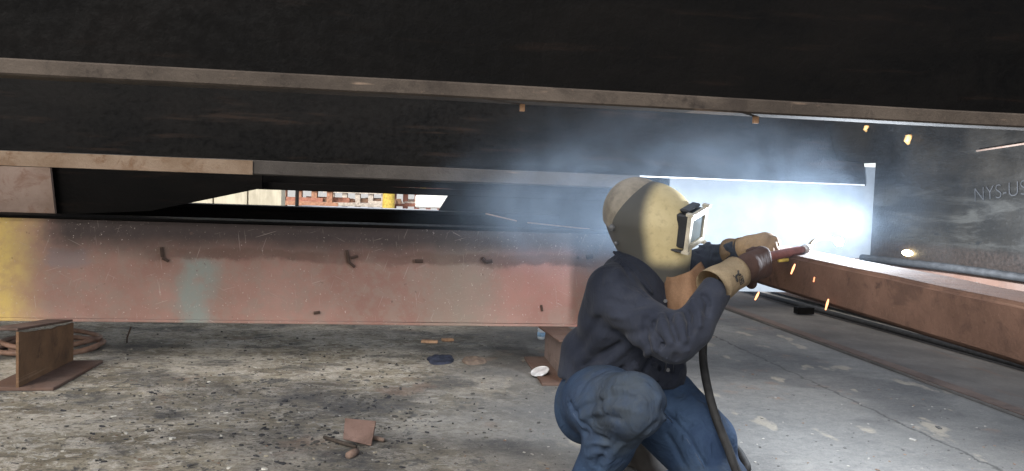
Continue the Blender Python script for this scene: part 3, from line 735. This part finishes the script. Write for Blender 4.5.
# ================================================================== PERSON
person = empty('person', P(620, 480, 2.45) * 1.0, 0, label='welder crouching on one knee in navy work shirt and jeans, wearing a yellow welding helmet', cat='person')
person.location.z = 0
bpy.context.view_layer.update()
def own(o): inv_parent(o, person); return o
J = dict(
    shR=P(614, 292, 2.36), elR=P(670, 337, 2.225), wrR=P(716, 287, 2.27),
    shL=P(668, 274, 2.72), elL=P(704, 268, 2.86), wrL=P(738, 252, 2.64),
    neck=P(645, 268, 2.53), chest=P(636, 312, 2.54), belly=P(622, 358, 2.56), pel=P(610, 392, 2.58),
    hipR=P(594, 400, 2.54), knR=P(633, 405, 2.16), anR=P(590, 474, 2.40),
    hipL=P(640, 398, 2.68), knL=P(722, 484, 2.40), anL=P(655, 492, 2.80), head=P(650, 222, 2.5))
# ---- body (one continuous surface inside the clothes)
def body_sdf():
    j = J; fs = [cap(j['pel'], j['belly'], .12, .12), cap(j['belly'], j['chest'], .12, .14), cap(j['chest'], j['neck'], .12, .055), cap(j['neck'], j['head'], .055, .07),
        ell(j['head'] + Vector((0, 0, .01)), (.085, .075, .115)), cap(j['shR'], j['chest'], .06, .1), cap(j['shL'], j['chest'], .06, .1),
        cap(j['shR'], j['elR'], .042, .032), cap(j['elR'], P(694, 326, 2.23), .032, .028), cap(P(694, 326, 2.23), j['wrR'], .028, .024), cap(j['shL'], j['elL'], .05, .042), cap(j['elL'], j['wrL'], .04, .028),
        cap(j['hipR'], j['knR'], .08, .055), cap(j['knR'], j['anR'], .05, .035), cap(j['hipL'], j['knL'], .08, .055), cap(j['knL'], j['anL'], .05, .035)]
    return union(fs, .03)
own(sdf_obj('body', body_sdf(), (.1, 1.9, -.1), (1.0, 3.0, 1.2), .014, mat_simple('skin', (.42, .24, .16), .5), None, 2))
# ---- shirt
def shirt():
    ax = (Vector((.5, .866, 0)), Vector((.866, -.5, 0)), Vector((0, 0, 1)))
    fs = [ell(P(634, 318, 2.53), (.185, .140, .20), ax), ell(P(616, 366, 2.55), (.165, .150, .15), ax),
        cap(P(586, 352, 2.52), P(578, 388, 2.54), .085, .07), cap(P(574, 380, 2.52), P(563, 388, 2.50), .035, .018),
        ell(P(660, 368, 2.55), (.10, .085, .13), ax),
        cap(P(628, 278, 2.50), P(650, 268, 2.60), .085, .085),
        cap(P(612, 290, 2.40), P(606, 320, 2.44), .082, .09)]
    tor = union(fs, .05)
    arm = union([cap(P(616, 299, 2.37), P(652, 328, 2.26), .080, .066), cap(P(652, 328, 2.26), P(674, 339, 2.21), .070, .066)], .03)
    fore = union([cap(P(674, 339, 2.21), P(692, 328, 2.22), .066, .057), cap(P(692, 328, 2.22), P(716, 290, 2.27), .057, .047)], .02)
    armR = lambda p: smin(arm(p), fore(p), .03)
    armL = union([cap(J['shL'], J['elL'], .085, .07), cap(J['elL'], J['wrL'], .07, .045)], .03)
    f = lambda p: smin(smin(tor(p), armR(p), .028), armL(p), .03)
    # hem: cut by a plane; sleeve end: cut by a plane
    hemN = Vector((-.06, -.10, -1)).normalized(); hemP = P(625, 389, 2.40)
    hn, hp = npv(hemN), npv(hemP)
    sn_ = npv((P(722, 276, 2.28) - P(700, 303, 2.24)).normalized()); sp = npv(P(716, 283, 2.27))
    def g(p):
        d = f(p); d = smax(d, (p - hp) @ hn, .012)
        near = np.linalg.norm(p - sp, axis=1) < .13
        d2 = smax(d, (p - sp) @ sn_, .01); return np.where(near, d2, d)
    return g
SH = shirt()
SHF = [  # ridges (+) and valleys (-) of the cloth, as drawn on the photo
    ([(654, 322), (656, 334), (662, 344)], .009, -.012), ([(662, 316), (665, 330), (671, 342)], .009, .013),
    ([(670, 316), (673, 328), (677, 340)], .008, -.013), ([(678, 316), (682, 328), (684, 340)], .009, .013),
    ([(686, 310), (690, 322), (690, 334)], .008, -.012), ([(693, 302), (699, 314), (699, 326)], .009, .012),
    ([(702, 294), (708, 303), (707, 314)], .008, -.010), ([(660, 324), (654, 338), (656, 350)], .010, .009), ([(646, 318), (644, 332), (648, 346)], .010, -.008),
    ([(648, 312), (630, 318), (612, 316)], .012, .007), ([(644, 304), (628, 306), (610, 300)], .012, -.006),
    ([(640, 296), (626, 290), (612, 284)], .012, .006), ([(648, 330), (632, 334), (616, 332)], .014, -.006),
    ([(640, 350), (624, 368), (612, 382)], .011, -.012), ([(648, 352), (636, 368), (628, 384)], .010, .010), ([(652, 356), (642, 374), (638, 386)], .008, -.010),
    ([(630, 344), (612, 360), (596, 372)], .013, .008), ([(620, 344), (602, 354), (586, 366)], .011, -.008),
    ([(600, 372), (584, 378), (568, 384)], .012, .009), ([(604, 336), (590, 348), (578, 362)], .014, .007),
    ([(656, 348), (655, 366), (651, 386)], .006, .009), ([(660, 348), (659, 366), (655, 386)], .005, -.008),
    ([(676, 356), (672, 372), (668, 386)], .011, -.006), ([(688, 350), (684, 366), (682, 384)], .011, .006),
    ([(615, 250), (632, 266), (650, 290)], .008, .007), ([(611, 256), (628, 274), (646, 296)], .007, -.006),
    ([(618, 272), (604, 290), (596, 312)], .018, .006), ([(600, 318), (588, 336), (580, 350)], .012, -.006),
    ([(700, 244), (716, 247), (728, 246)], .010, .008), ([(698, 252), (714, 256), (728, 254)], .008, -.008), ([(704, 237), (710, 245), (712, 256)], .008, .007),
]
M_SHIRT = mat_cloth('navy_work_shirt', (.0105, .013, .0215), (.024, .028, .041), (.05, .05, .054), 520, .2, .9, .04)
own(sdf_obj('shirt', folded(SH, SHF, 1.3), (.08, 1.98, .22), (.90, 3.0, 1.0), .0052, M_SHIRT, None, 1))
def button(px, py):
    p = trace(SH, px, py); q = p + (CP - p).normalized() * .006
    bm = bmesh.new(); bm_tube(bm, [q, q + (CP - p).normalized() * .004], .0065, 10); return own(link('button', me_from(bm), mat_simple('dark_button', (.035, .035, .04), .35)))
button(668, 370); button(665.5, 301)
# ---- jeans
def jeans():
    hR, kR, aR, hL, kL, aL = (J[k] for k in ('hipR', 'knR', 'anR', 'hipL', 'knL', 'anL'))
    legR = union([cap(hR, kR, .114, .084), ell(kR, (.079, .074, .081)), cap(hR, P(602, 404, 2.36), .112, .110)], .05)
    shinR = union([cap(kR + Vector((0, .02, -.01)), P(608, 446, 2.31), .080, .072), cap(P(608, 446, 2.31), aR + Vector((0, 0, -.03)), .072, .066)], .03)
    legL = union([cap(hL, kL, .112, .088), cap(P(668, 403, 2.57), P(706, 440, 2.46), .108, .098)], .04)
    shinL = union([cap(kL, aL, .082, .062)], .02)
    seat = union([ell(P(608, 404, 2.62), (.17, .14, .12)), cap(P(640, 394, 2.60), P(664, 394, 2.58), .10, .09), cap(P(588, 404, 2.62), P(586, 414, 2.58), .105, .10)], .05)
    return lambda p: smin(smin(smin(seat(p), legR(p), .035), shinR(p), .028), smin(legL(p), shinL(p), .02), .025)
JE = jeans()
JEF = [
    ([(584, 433), (594, 436), (606, 440)], .010, -.012), ([(586, 444), (598, 442), (610, 446)], .008, .009), ([(606, 470), (612, 456), (622, 444)], .008, .009),
    ([(598, 468), (602, 456), (610, 446)], .008, -.009), ([(655, 424), (644, 434), (634, 442)], .009, -.008), ([(588, 456), (596, 452), (604, 454)], .008, .008),
    ([(600, 402), (618, 396), (636, 398)], .007, -.005), ([(598, 396), (614, 389), (630, 388)], .008, .005), ([(606, 412), (622, 408), (640, 412)], .007, .005), ([(580, 392), (588, 380), (602, 372)], .010, -.006),
    ([(576, 412), (590, 404), (600, 402)], .009, -.008), ([(578, 420), (592, 414), (604, 414)], .008, .006),
    ([(570, 404), (578, 420), (590, 430)], .009, -.012), ([(596, 412), (610, 406), (626, 408)], .012, .007), ([(592, 420), (606, 416), (620, 420)], .010, -.007),
    ([(660, 398), (668, 408), (680, 414)], .012, .008), ([(662, 410), (674, 420), (690, 424)], .011, -.007),
    ([(664, 418), (684, 438), (700, 466)], .005, .007), ([(668, 416), (688, 436), (705, 466)], .005, -.006),
    ([(690, 396), (704, 408), (712, 420)], .014, .006), ([(672, 392), (690, 400), (704, 402)], .008, -.005),
    ([(668, 436), (676, 450), (684, 466)], .011, -.008), ([(716, 430), (708, 446), (712, 462)], .012, .006),
    ([(615, 388), (632, 392), (646, 402)], .010, .006), ([(604, 384), (598, 396), (602, 410)], .012, -.007),
]
M_JEAN = NT('worn_blue_denim', .9, 0, .12)
_n1 = M_JEAN.noise(5, 6, .6); _n2 = M_JEAN.noise(18, 6, .7); _w = M_JEAN.noise(480, 2, .5); _n3 = M_JEAN.noise(9, 5, .6, off=(4, 1, 2))
_c = M_JEAN.mix(M_JEAN.step(_n1, .3, .7), (.011, .022, .050), (.032, .056, .100))
kc = loc(J['knR'])
_vd = M_JEAN.n('ShaderNodeVectorMath', operation='DISTANCE'); M_JEAN.put(_vd.inputs[0], M_JEAN.co); _vd.inputs[1].default_value = tuple(P(616, 400, 2.12)); 
_c = M_JEAN.mix(M_JEAN.math('MULTIPLY', M_JEAN.step(_vd.outputs['Value'], .05, .34, 1, 0), M_JEAN.step(_n2, .3, .65, .35, .8)), _c, (.045, .053, .060))
_c = M_JEAN.mix(M_JEAN.math('MULTIPLY', M_JEAN.step(_n3, .5, .7), .5), _c, (.035, .042, .046))
_c = M_JEAN.mix(M_JEAN.math('MULTIPLY', _w, .35), _c, (.01, .014, .025))
M_JEAN.color(_c); M_JEAN.bump(M_JEAN.math('ADD', M_JEAN.math('MULTIPLY', _w, .12), M_JEAN.math('SUBTRACT', 1, M_JEAN.math('MULTIPLY', M_JEAN.math('ABSOLUTE', M_JEAN.math('SUBTRACT', M_JEAN.noise(10, 4, .5, (1, 1, .7), dist=1.2), .5)), 5))), .006, .6)
own(sdf_obj('jeans', folded(JE, JEF, 1.0), (.05, 1.95, -.03), (.90, 3.0, .64), .0056, M_JEAN.m, None, 1))
def seam(f, path, mat, r=.0017, name='seam'):
    pts = catmull([trace(f, *q) for q in path], 5); pts = [p + (CP - p).normalized() * r * .6 for p in pts]
    return own(tube(name, pts, r, mat, None, 6))
M_THREAD = mat_simple('faded_thread', (.045, .06, .09), .9, 0, .1, .4, 300)
FJ = folded(JE, JEF, 1.0); FS = folded(SH, SHF, 1.3)
seam(FJ, [(661, 409), (672, 422), (686, 438), (704, 468)], M_THREAD); seam(FJ, [(567, 398), (573, 413), (583, 428)], M_THREAD, .0014)
seam(FS, [(667, 358), (665, 372), (662, 387)], M_SHIRT, .0026, 'placket'); seam(FS, [(674, 358), (673, 372), (671, 387)], M_SHIRT, .0014)
seam(FS, [(606, 268), (600, 288), (603, 312), (612, 330)], M_SHIRT, .0016)
seam(FS, [(614, 252), (626, 264), (640, 280), (652, 294)], M_SHIRT, .005, 'collar')
# ---- boots
def boot(an, toe, heel):
    an, toe, heel = Vector(an), Vector(toe), Vector(heel)
    f = union([cap(an + Vector((0, 0, .05)), heel, .055, .045), cap(heel, toe, .045, .045), cap(an, toe, .05, .042)], .03)
    lo = [min(a, b, c) - .12 for a, b, c in zip(an, toe, heel)]; hi = [max(a, b, c) + .14 for a, b, c in zip(an, toe, heel)]
    fl = lambda p: smax(f(p), .004 - p[:, 2], .01)
    b_ = own(sdf_obj('boot', fl, lo, hi, .008, mat_simple('dark_work_boot', (.022, .018, .015), .7), None, 1))
    d = (toe - heel); d.z = 0; d.normalize(); s = Vector((-d.y, d.x, 0)); zz = Vector((0, 0, 1))
    return b_
boot(P(594, 486, 2.40), P(628, 524, 2.24), P(585, 486, 2.45))
boot(J['anL'], Vector((J['anL'].x - .12, J['anL'].y + .12, .05)), Vector((J['anL'].x - .05, J['anL'].y + .02, .09)))

# ---- helmet
yaw, hp_, hr = R(33), R(10), R(14)
fv = Vector((math.cos(yaw) * math.cos(hp_), -math.sin(yaw) * math.cos(hp_), -math.sin(hp_)))
lv = Vector((math.sin(yaw), math.cos(yaw), 0)); uv = fv.cross(lv).normalized()
lv2 = (lv * math.cos(hr) + uv * math.sin(hr)).normalized(); uv2 = fv.cross(lv2).normalized()
HC = P(654, 226, 2.5)
HM = Matrix((fv, lv2, uv2)).transposed().to_4x4(); HM.translation = HC
helmet = empty('welding_helmet', (0, 0, 0), 0); helmet.matrix_world = HM
bpy.context.view_layer.update(); helmet.parent = person; helmet.matrix_parent_inverse = person.matrix_basis.inverted()
def shell_sdf():
    a = cap((0, 0, .022), (.030, 0, -.150), .122, .098)
    def base(p):
        q = p.copy(); q[:, 0] = (q[:, 0] + .022) / 1.25; return a(q)
    def f(p):
        d = base(p)
        d = smax(smax(d, -.158 - p[:, 2] - .88 * p[:, 0], .004), -.205 - p[:, 2], .004)                   # chin rim, open below
        back = -p[:, 0] - .168 + .25 * np.clip(p[:, 2] - .03, 0, 1) ; d = smax(d, back, .02)
        inner = base(p) + .012
        return np.maximum(d, -inner)
    return f
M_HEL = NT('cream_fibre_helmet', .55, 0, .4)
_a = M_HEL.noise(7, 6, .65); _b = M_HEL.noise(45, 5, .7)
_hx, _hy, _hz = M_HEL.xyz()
_lit = M_HEL.step(M_HEL.math('ADD', M_HEL.math('ADD', _hx, M_HEL.math('MULTIPLY', _hz, .18)), M_HEL.math('MULTIPLY', M_HEL.math('SUBTRACT', _a, .5), .012)), .0, .05)  # shade on the sides and chin painted into the shell colour
_lit = M_HEL.math('MULTIPLY', _lit, M_HEL.step(M_HEL.math('ADD', _hz, M_HEL.math('MULTIPLY', M_HEL.math('SUBTRACT', _a, .5), .02)), -.115, -.06))
M_HEL.color(M_HEL.mix(_lit, M_HEL.mix(_a, (.058, .057, .052), (.10, .094, .08)), M_HEL.mix(M_HEL.math('MULTIPLY', M_HEL.step(_b, .5, .75), .4), M_HEL.mix(M_HEL.step(_a, .3, .7), (.62, .50, .26), (.72, .60, .34)), (.26, .18, .09))))
_sp = M_HEL.step(M_HEL.noise(90, 4, .7), .62, .68)
M_HEL.bump(M_HEL.math('ADD', _a, M_HEL.math('MULTIPLY', _b, .4)), .0015, .3)
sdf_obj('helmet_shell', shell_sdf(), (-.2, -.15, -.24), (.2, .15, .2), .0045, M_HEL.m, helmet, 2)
hh = lambda p: np.maximum(ell((-.068, 0, .030), (.112, .110, .120))(p), -(p[:, 2] + .025 + .15 * (p[:, 0] + .05)))
hat = sdf_obj('hard_hat', hh, (-.24, -.16, -.14), (.15, .16, .2), .007, mat_simple('tan_hard_hat', (.25, .215, .165), .5), helmet, 2)
M_KNOB = mat_simple('dull_knob_metal', (.16, .16, .16), .4, .3)
M_DARKP = mat_simple('dark_plastic', (.03, .03, .032), .4)
LF = .146   # lens housing front
lz = .025
box('lens_housing', (.095, -.062, lz - .055), (LF - .010, .062, lz + .055), M_DARKP, helmet, .005)
M_FRAME = mat_simple('worn_cream_frame', (.58, .52, .40), .45)
bm = bmesh.new()
for lo, hi in (((LF - .010, -.068, lz + .040), (LF + .004, .068, lz + .058)), ((LF - .010, -.068, lz - .058), (LF + .004, .068, lz - .040)), ((LF - .0098, -.068, lz - .0398), (LF + .0038, -.052, lz + .0398)), ((LF - .0098, .052, lz - .0398), (LF + .0038, .068, lz + .0398))): bm_box(bm, lo, hi)
for y in (-.066, .066):
    bm_box(bm, (LF - .014, y - .009, lz + .058), (LF + .010, y + .009, lz + .066)); bm_box(bm, (LF - .014, y - .009, lz - .066), (LF + .010, y + .009, lz - .058))
lf = link('lens_frame', me_from(bm), M_FRAME, helmet)
gl = NT('welding_lens', .08, 0, .9); gl.color((.16, .19, .20)); box('lens', (LF - .008, -.0515, lz - .0395), (LF - .002, .0515, lz + .0395), gl.m, helmet)
box('latch', (.085, -.075, lz - .066), (LF - .012, -.058, lz - .0585), M_DARKP, helmet, .003)
box('hinge', (.10, -.05, lz + .0585), (LF - .016, .05, lz + .070), M_DARKP, helmet, .004)
bm = bmesh.new(); bm_tube(bm, [(-.098, -.092, .0), (-.098, -.112, .0), (-.098, -.117, 0)], [.012, .011, .007], 14); link('pivot_knob', me_from(bm), M_KNOB, helmet, True)
bm = bmesh.new(); bm_tube(bm, [(-.080, -.095, -.05), (-.080, -.111, -.05)], .006, 10); link('rivet', me_from(bm), M_KNOB, helmet, True)
# leather bib under the chin
def bib():
    top = [(664, 276, 2.47), (674, 277, 2.40), (688, 272, 2.36), (700, 262, 2.41)]
    mid = [(664, 292, 2.45), (676, 296, 2.38), (692, 288, 2.345), (706, 274, 2.40)]
    bot = [(668, 310, 2.43), (680, 322, 2.37), (696, 308, 2.34), (710, 288, 2.38)]
    rows = [[P(*q) for q in r] for r in (top, mid, bot)]
    rows = [catmull(r, 5) for r in rows]; cols = list(zip(*rows)); cols = [catmull(c, 5) for c in cols]
    bm = bmesh.new(); g = [[bm.verts.new(p + Vector((0, .004 * math.sin(i * 1.1 + j * .4), 0))) for j, p in enumerate(c)] for i, c in enumerate(cols)]
    for i in range(len(g) - 1):
        for j in range(len(g[0]) - 1): bm.faces.new((g[i][j], g[i + 1][j], g[i + 1][j + 1], g[i][j + 1]))
    bmesh.ops.recalc_face_normals(bm, faces=bm.faces[:])
    bmesh.ops.solidify(bm, geom=bm.faces[:], thickness=.005)
    return own(link('leather_bib', me_from(bm), mat_cloth('brown_leather', (.17, .095, .055), (.25, .15, .09), (.10, .06, .04), 200, .4, .75), None, True))
bib()

# ---- gloves
M_CUFF = mat_cloth('tan_leather_cuff', (.34, .26, .165), (.46, .37, .25), (.20, .14, .09), 260, .35, .85)
M_GLOVE = mat_cloth('shaded_leather_glove', (.045, .026, .021), (.085, .05, .04), (.025, .017, .015), 260, .4, .85)  # right hand: its shade is put into the dark brown
M_GLOVEL = mat_cloth('lit_leather_glove', (.24, .155, .08), (.34, .23, .13), (.13, .08, .05), 260, .4, .8)  # left hand: the light on it is put into the yellow
def glove(cuff_a, cuff_b, ra, rb, hand_a, hand_b, grip, side, finger_dir, mat, fl=.075, cuff_mat=M_CUFF):
    g = empty('glove', (0, 0, 0), 0); g.parent = person; g.matrix_parent_inverse = person.matrix_basis.inverted()
    a, b = Vector(cuff_a), Vector(cuff_b); d = (b - a).normalized()
    bm = bmesh.new(); pts = [a.lerp(b, t) for t in np.linspace(0, 1, 9)]
    bm_tube(bm, pts, [ra + (rb - ra) * t + .002 * math.sin(7 * t) for t in np.linspace(0, 1, 9)], 22, False)
    bmesh.ops.solidify(bm, geom=bm.faces[:], thickness=.004)
    c = link('cuff', me_from(bm), cuff_mat, g, True)
    ha, hb = Vector(hand_a), Vector(hand_b); hd = (hb - ha).normalized()
    s = (Vector(side) - hd * Vector(side).dot(hd)).normalized()   # across the knuckles
    n = hd.cross(s).normalized()
    if n.dot(Vector(finger_dir)) < 0: n = -n                        # palm side, where fingers close
    fs = [cap(b - d * .02, ha, rb * .9, .034), cap(ha - s * .018, hb - s * .028, .027, .022), cap(ha + s * .018, hb + s * .028, .027, .022), cap(ha, hb, .029, .024)]
    f = union(fs, .018); fingers = []
    for k, (o, ln) in enumerate(((-.034, .88), (-.0115, 1.0), (.0115, .96), (.034, .78))):
        k0 = hb + s * o; l = fl * ln
        k1 = k0 + (hd * .72 + n * .70).normalized() * l * .45; k2 = k1 + (n * .95 - hd * .25).normalized() * l * .36; k3 = k2 + (-hd * .85 + n * .4).normalized() * l * .26
        fingers.append(union([cap(k0 - hd * .012, k1, .0145, .0135), cap(k1, k2, .0132, .0125), cap(k2, k3, .0125, .0105)], .006))
    t0 = ha.lerp(hb, .25) - s * .038; t1 = t0 + (hd * .55 - s * .55 + n * .55).normalized() * .042; t2 = t1 + (hd * .8 + n * .55 + s * .25).normalized() * .036
    fingers.append(union([cap(t0 + s * .015, t1, .018, .0155), cap(t1, t2, .0155, .012)], .008))
    def full(p):
        d_ = f(p)
        for q in fingers: d_ = smin(d_, q(p), .007)
        return d_
    allp = [ha, hb, b, t2, hb + n * fl, hb + hd * fl]
    lo = [min(p[i] for p in allp) - .06 for i in range(3)]; hi = [max(p[i] for p in allp) + .06 for i in range(3)]
    sdf_obj('hand', full, lo, hi, .0042, mat, g, 1)
    return g, (a, b, d)
tdir = (P(808, 247, 2.58) - P(752, 262, 2.44)).normalized()
gRt, (ca, cb_, cd) = glove(P(711, 288, 2.265), P(737, 272, 2.33), .056, .050, P(748, 267, 2.36), P(764, 262, 2.42), None, Vector((.1, .2, 1)), Vector((.3, 1, -.1)), M_GLOVE, .085)
gLt, _ = glove(P(728, 252, 2.68), P(742, 250, 2.63), .046, .044, P(748, 247, 2.60), P(762, 244, 2.55), None, Vector((.4, -.9, .1)), Vector((.1, 0, -1)), M_GLOVEL, .07, M_GLOVEL)
# stamp on the cuff: a rearing animal and a ruled square, printed dark
def stamp():
    rr = (CP - ca.lerp(cb_, .5)); rr -= cd * rr.dot(cd); rr.normalize(); upv = cd.cross(rr).normalized()
    if upv.z < 0: upv = -upv
    base = ca.lerp(cb_, .50); bm = bmesh.new()
    def at(u, v, o=.0):   # u along cuff, v up the cuff, metres, wrapped on the cone
        t = .5 + u / (cb_ - ca).length; rad = .056 + (.050 - .056) * t + .0062 + o; an = (v - .024) / rad
        return ca.lerp(cb_, t) + (rr * math.cos(an) + upv * math.sin(an)) * rad
    def stroke(pts, r=.0016): bm_tube(bm, [at(u, v) for u, v in pts], r, 5)
    stroke([(-.012, .012), (-.006, .016), (.002, .016), (.008, .020), (.011, .026)], .0026)     # body and neck
    stroke([(.011, .026), (.014, .023)], .002); stroke([(-.012, .012), (-.014, .004), (-.012, -.002)]); stroke([(-.010, .012), (-.008, .004), (-.009, -.002)])
    stroke([(.006, .017), (.011, .014), (.012, .010)]); stroke([(.004, .016), (.008, .010)]); stroke([(-.012, .014), (-.017, .018), (-.016, .023)], .001)
    q = [(.0, -.016), (.0, .006), (.018, .006), (.018, -.016), (.0, -.016)]
    stroke(q, .0012); stroke([(.003, -.004), (.008, -.001), (.008, -.006), (.003, -.011), (.008, -.011)], .0012); stroke([(.016, -.001), (.011, -.001), (.011, -.005), (.015, -.007), (.011, -.012)], .0012)
    return link('stamp', me_from(bm), M_INK, gRt)
stamp()

# ================================================================== TORCH, ARC, SPARKS, SMOKE
tor = empty('welding_torch', P(760, 259, 2.43), 0, label='welding torch with reddish handle held in both gloves, its tip at the arc', cat='welding torch')
bpy.context.view_layer.update()
def ownt(o): inv_parent(o, tor); return o
tA, tB = P(748, 261, 2.43), P(803, 249.5, 2.56)
M_HANDLE = mat_simple('faded_red_handle', (.22, .085, .07), .5)
ownt(tube('handle', [tA.lerp(tB, t) for t in (0, .05, .3, .6, .9, 1)], [.012, .0145, .015, .0155, .015, .011], M_HANDLE, None, 14))
ownt(tube('collar', [tB, tB + tdir * .012, tB + tdir * .03], [.014, .016, .011], M_GREYS, None, 14))
ARC = P(839, 242, 2.76)
ownt(tube('gooseneck', catmull([tB + tdir * .028, P(814, 241, 2.63), P(827, 238, 2.71), P(835, 240.5, 2.75)], 5), .0075, mat_simple('brass_neck', (.45, .33, .18), .4, .6), None, 12))
ownt(tube('lever', [tA.lerp(tB, .55) - Vector((0, 0, .020)), tA.lerp(tB, .8) - Vector((0, 0, .026)), tA.lerp(tB, .95) - Vector((0, 0, .020))], .006, M_YEL, None, 8))
cpts = catmull([tA - tdir * .02, P(728, 292, 2.48), P(708, 322, 2.52), P(703, 350, 2.48), P(706, 380, 2.42), P(715, 415, 2.36), P(728, 448, 2.31), P(741, 480, 2.27), Vector((.80, 2.15, .022)), Vector((1.1, 1.7, .02)), Vector((1.3, .9, .02))], 8)
o = tube('torch_cable', cpts, .0135, M_BLACK, None, 12); ownt(o)
# slack second loop of the cable behind the knee
o = tube('slack_cable', catmull([P(712, 446, 2.58), P(733, 446, 2.50), P(747, 466, 2.40), P(760, 496, 2.30), Vector((1.2, 1.6, .02))], 8), .0125, M_BLACK, None, 10)
tag(o, 'slack black cable passing behind the left knee', 'cable')
# arc: a small white-hot ball of plasma at the tube end
bm = bmesh.new(); bmesh.ops.create_uvsphere(bm, u_segments=20, v_segments=12, radius=.012)
for v in bm.verts: v.co *= 1 + .3 * random.random()
arc = link('welding_arc', me_from(bm), mat_emit('arc_plasma', (.85, .93, 1), 400), None, True); arc.location = ARC
tag(arc, 'blinding white welding arc at the torch tip', 'welding arc')
al = bpy.data.lights.new('arc_light', 'POINT'); al.energy = ARC_W; al.color = (.82, .90, 1.0); al.shadow_soft_size = .03
alo = bpy.data.objects.new('arc_light', al); COL.objects.link(alo); alo.location = ARC + Vector((.09, .09, .07))
# sparks in flight
M_SPK = mat_emit('spark', (1, .30, .13), 1.1); M_SPK2 = mat_emit('hot_spark', (1, .36, .16), 1.6)
SP = [(795, 264, 791, 274, 2.3, 'bright orange spark in front of the rusty beam, just right of the gloves', 1), (828.5, 299, 825.5, 310, 2.25, 'largest orange spark, below the rusty beam', 1), (759, 292, 755, 300, 2.25, 'orange spark just below the right glove', 1),
      (841, 266.5, 837, 271.5, 2.25, 'small spark right of the others, high on the rusty beam', 0), (841, 281, 839, 286, 2.25, 'small spark on the rusty beam, below its high neighbour', 0), (814.5, 277, 813.5, 282, 2.3, 'faint spark between the two bright ones on the rusty beam', 0)]
for x0, y0, x1, y1, d, lb, hot in SP:
    a, b = P(x0, y0, d), P(x1, y1, d)
    o = tube('spark', [a, a.lerp(b, .4), b], [.0018, .0034 if hot else .0022, .002], M_SPK2 if hot else M_SPK, None, 6); tag(o, lb, 'spark', 'sparks falling from the arc')
# smoke: a closed cloud of thin fume round the arc, drifting left and up
SLO, SHI = Vector((-.75, 2.05, .62)), Vector((2.27, 4.5, 1.75))
bm = bmesh.new(); bm_box(bm, SLO, SHI); smo = link('smoke', me_from(bm)); smo.rotation_euler = (0, 0, TH)
tag(smo, 'blue white welding smoke drifting up from the arc', 'smoke', kind='stuff')
sm = bpy.data.materials.new('welding_fume'); sm.use_nodes = True; t_ = NT.__new__(NT); t_.m = sm; t_.t = sm.node_tree
t_.t.nodes.remove(t_.t.nodes['Principled BSDF']); pv = t_.n('ShaderNodeVolumePrincipled'); t_.t.links.new(pv.outputs[0], t_.t.nodes['Material Output'].inputs['Volume'])
t_.tc = t_.n('ShaderNodeTexCoord'); t_.co = t_.tc.outputs['Object']
pv.inputs['Color'].default_value = (.62, .79, 1, 1); pv.inputs['Anisotropy'].default_value = .15
al_ = loc(ARC)
def blob(c, r, soft=1.0):
    mp = t_.n('ShaderNodeVectorMath', operation='SUBTRACT'); t_.put(mp.inputs[0], t_.co); mp.inputs[1].default_value = c
    dv = t_.n('ShaderNodeVectorMath', operation='DIVIDE'); t_.put(dv.inputs[0], mp.outputs[0]); dv.inputs[1].default_value = r
    ln = t_.n('ShaderNodeVectorMath', operation='LENGTH'); t_.put(ln.inputs[0], dv.outputs[0]); return t_.step(ln.outputs['Value'], 0, 1, 1, 0)
b1 = blob(tuple(al_ + Vector((.0, .62, .12))), (.6, .55, .5)); b2 = blob(tuple(al_ + Vector((-.65, .3, .12))), (.95, .9, .5)); b4 = blob(tuple(loc(P(560, 212, 3.1))), (.75, .8, .32)); b3 = blob(tuple(al_ + Vector((.35, .2, .2))), (.5, .8, .6))
nz = t_.noise(3.0, 5, .58, dist=1.1); nz = t_.step(nz, .38, .68)
dn = t_.math('ADD', t_.math('MULTIPLY', b1, 1.0), t_.math('ADD', t_.math('MULTIPLY', b2, 1.1), t_.math('ADD', t_.math('MULTIPLY', b3, .13), t_.math('MULTIPLY', b4, 2.4))))
dn = t_.math('MULTIPLY', dn, t_.math('ADD', t_.math('MULTIPLY', nz, .95), .14)); dn = t_.math('MULTIPLY', dn, .30)
t_.put(pv.inputs['Density'], dn); smo.data.materials.append(sm)
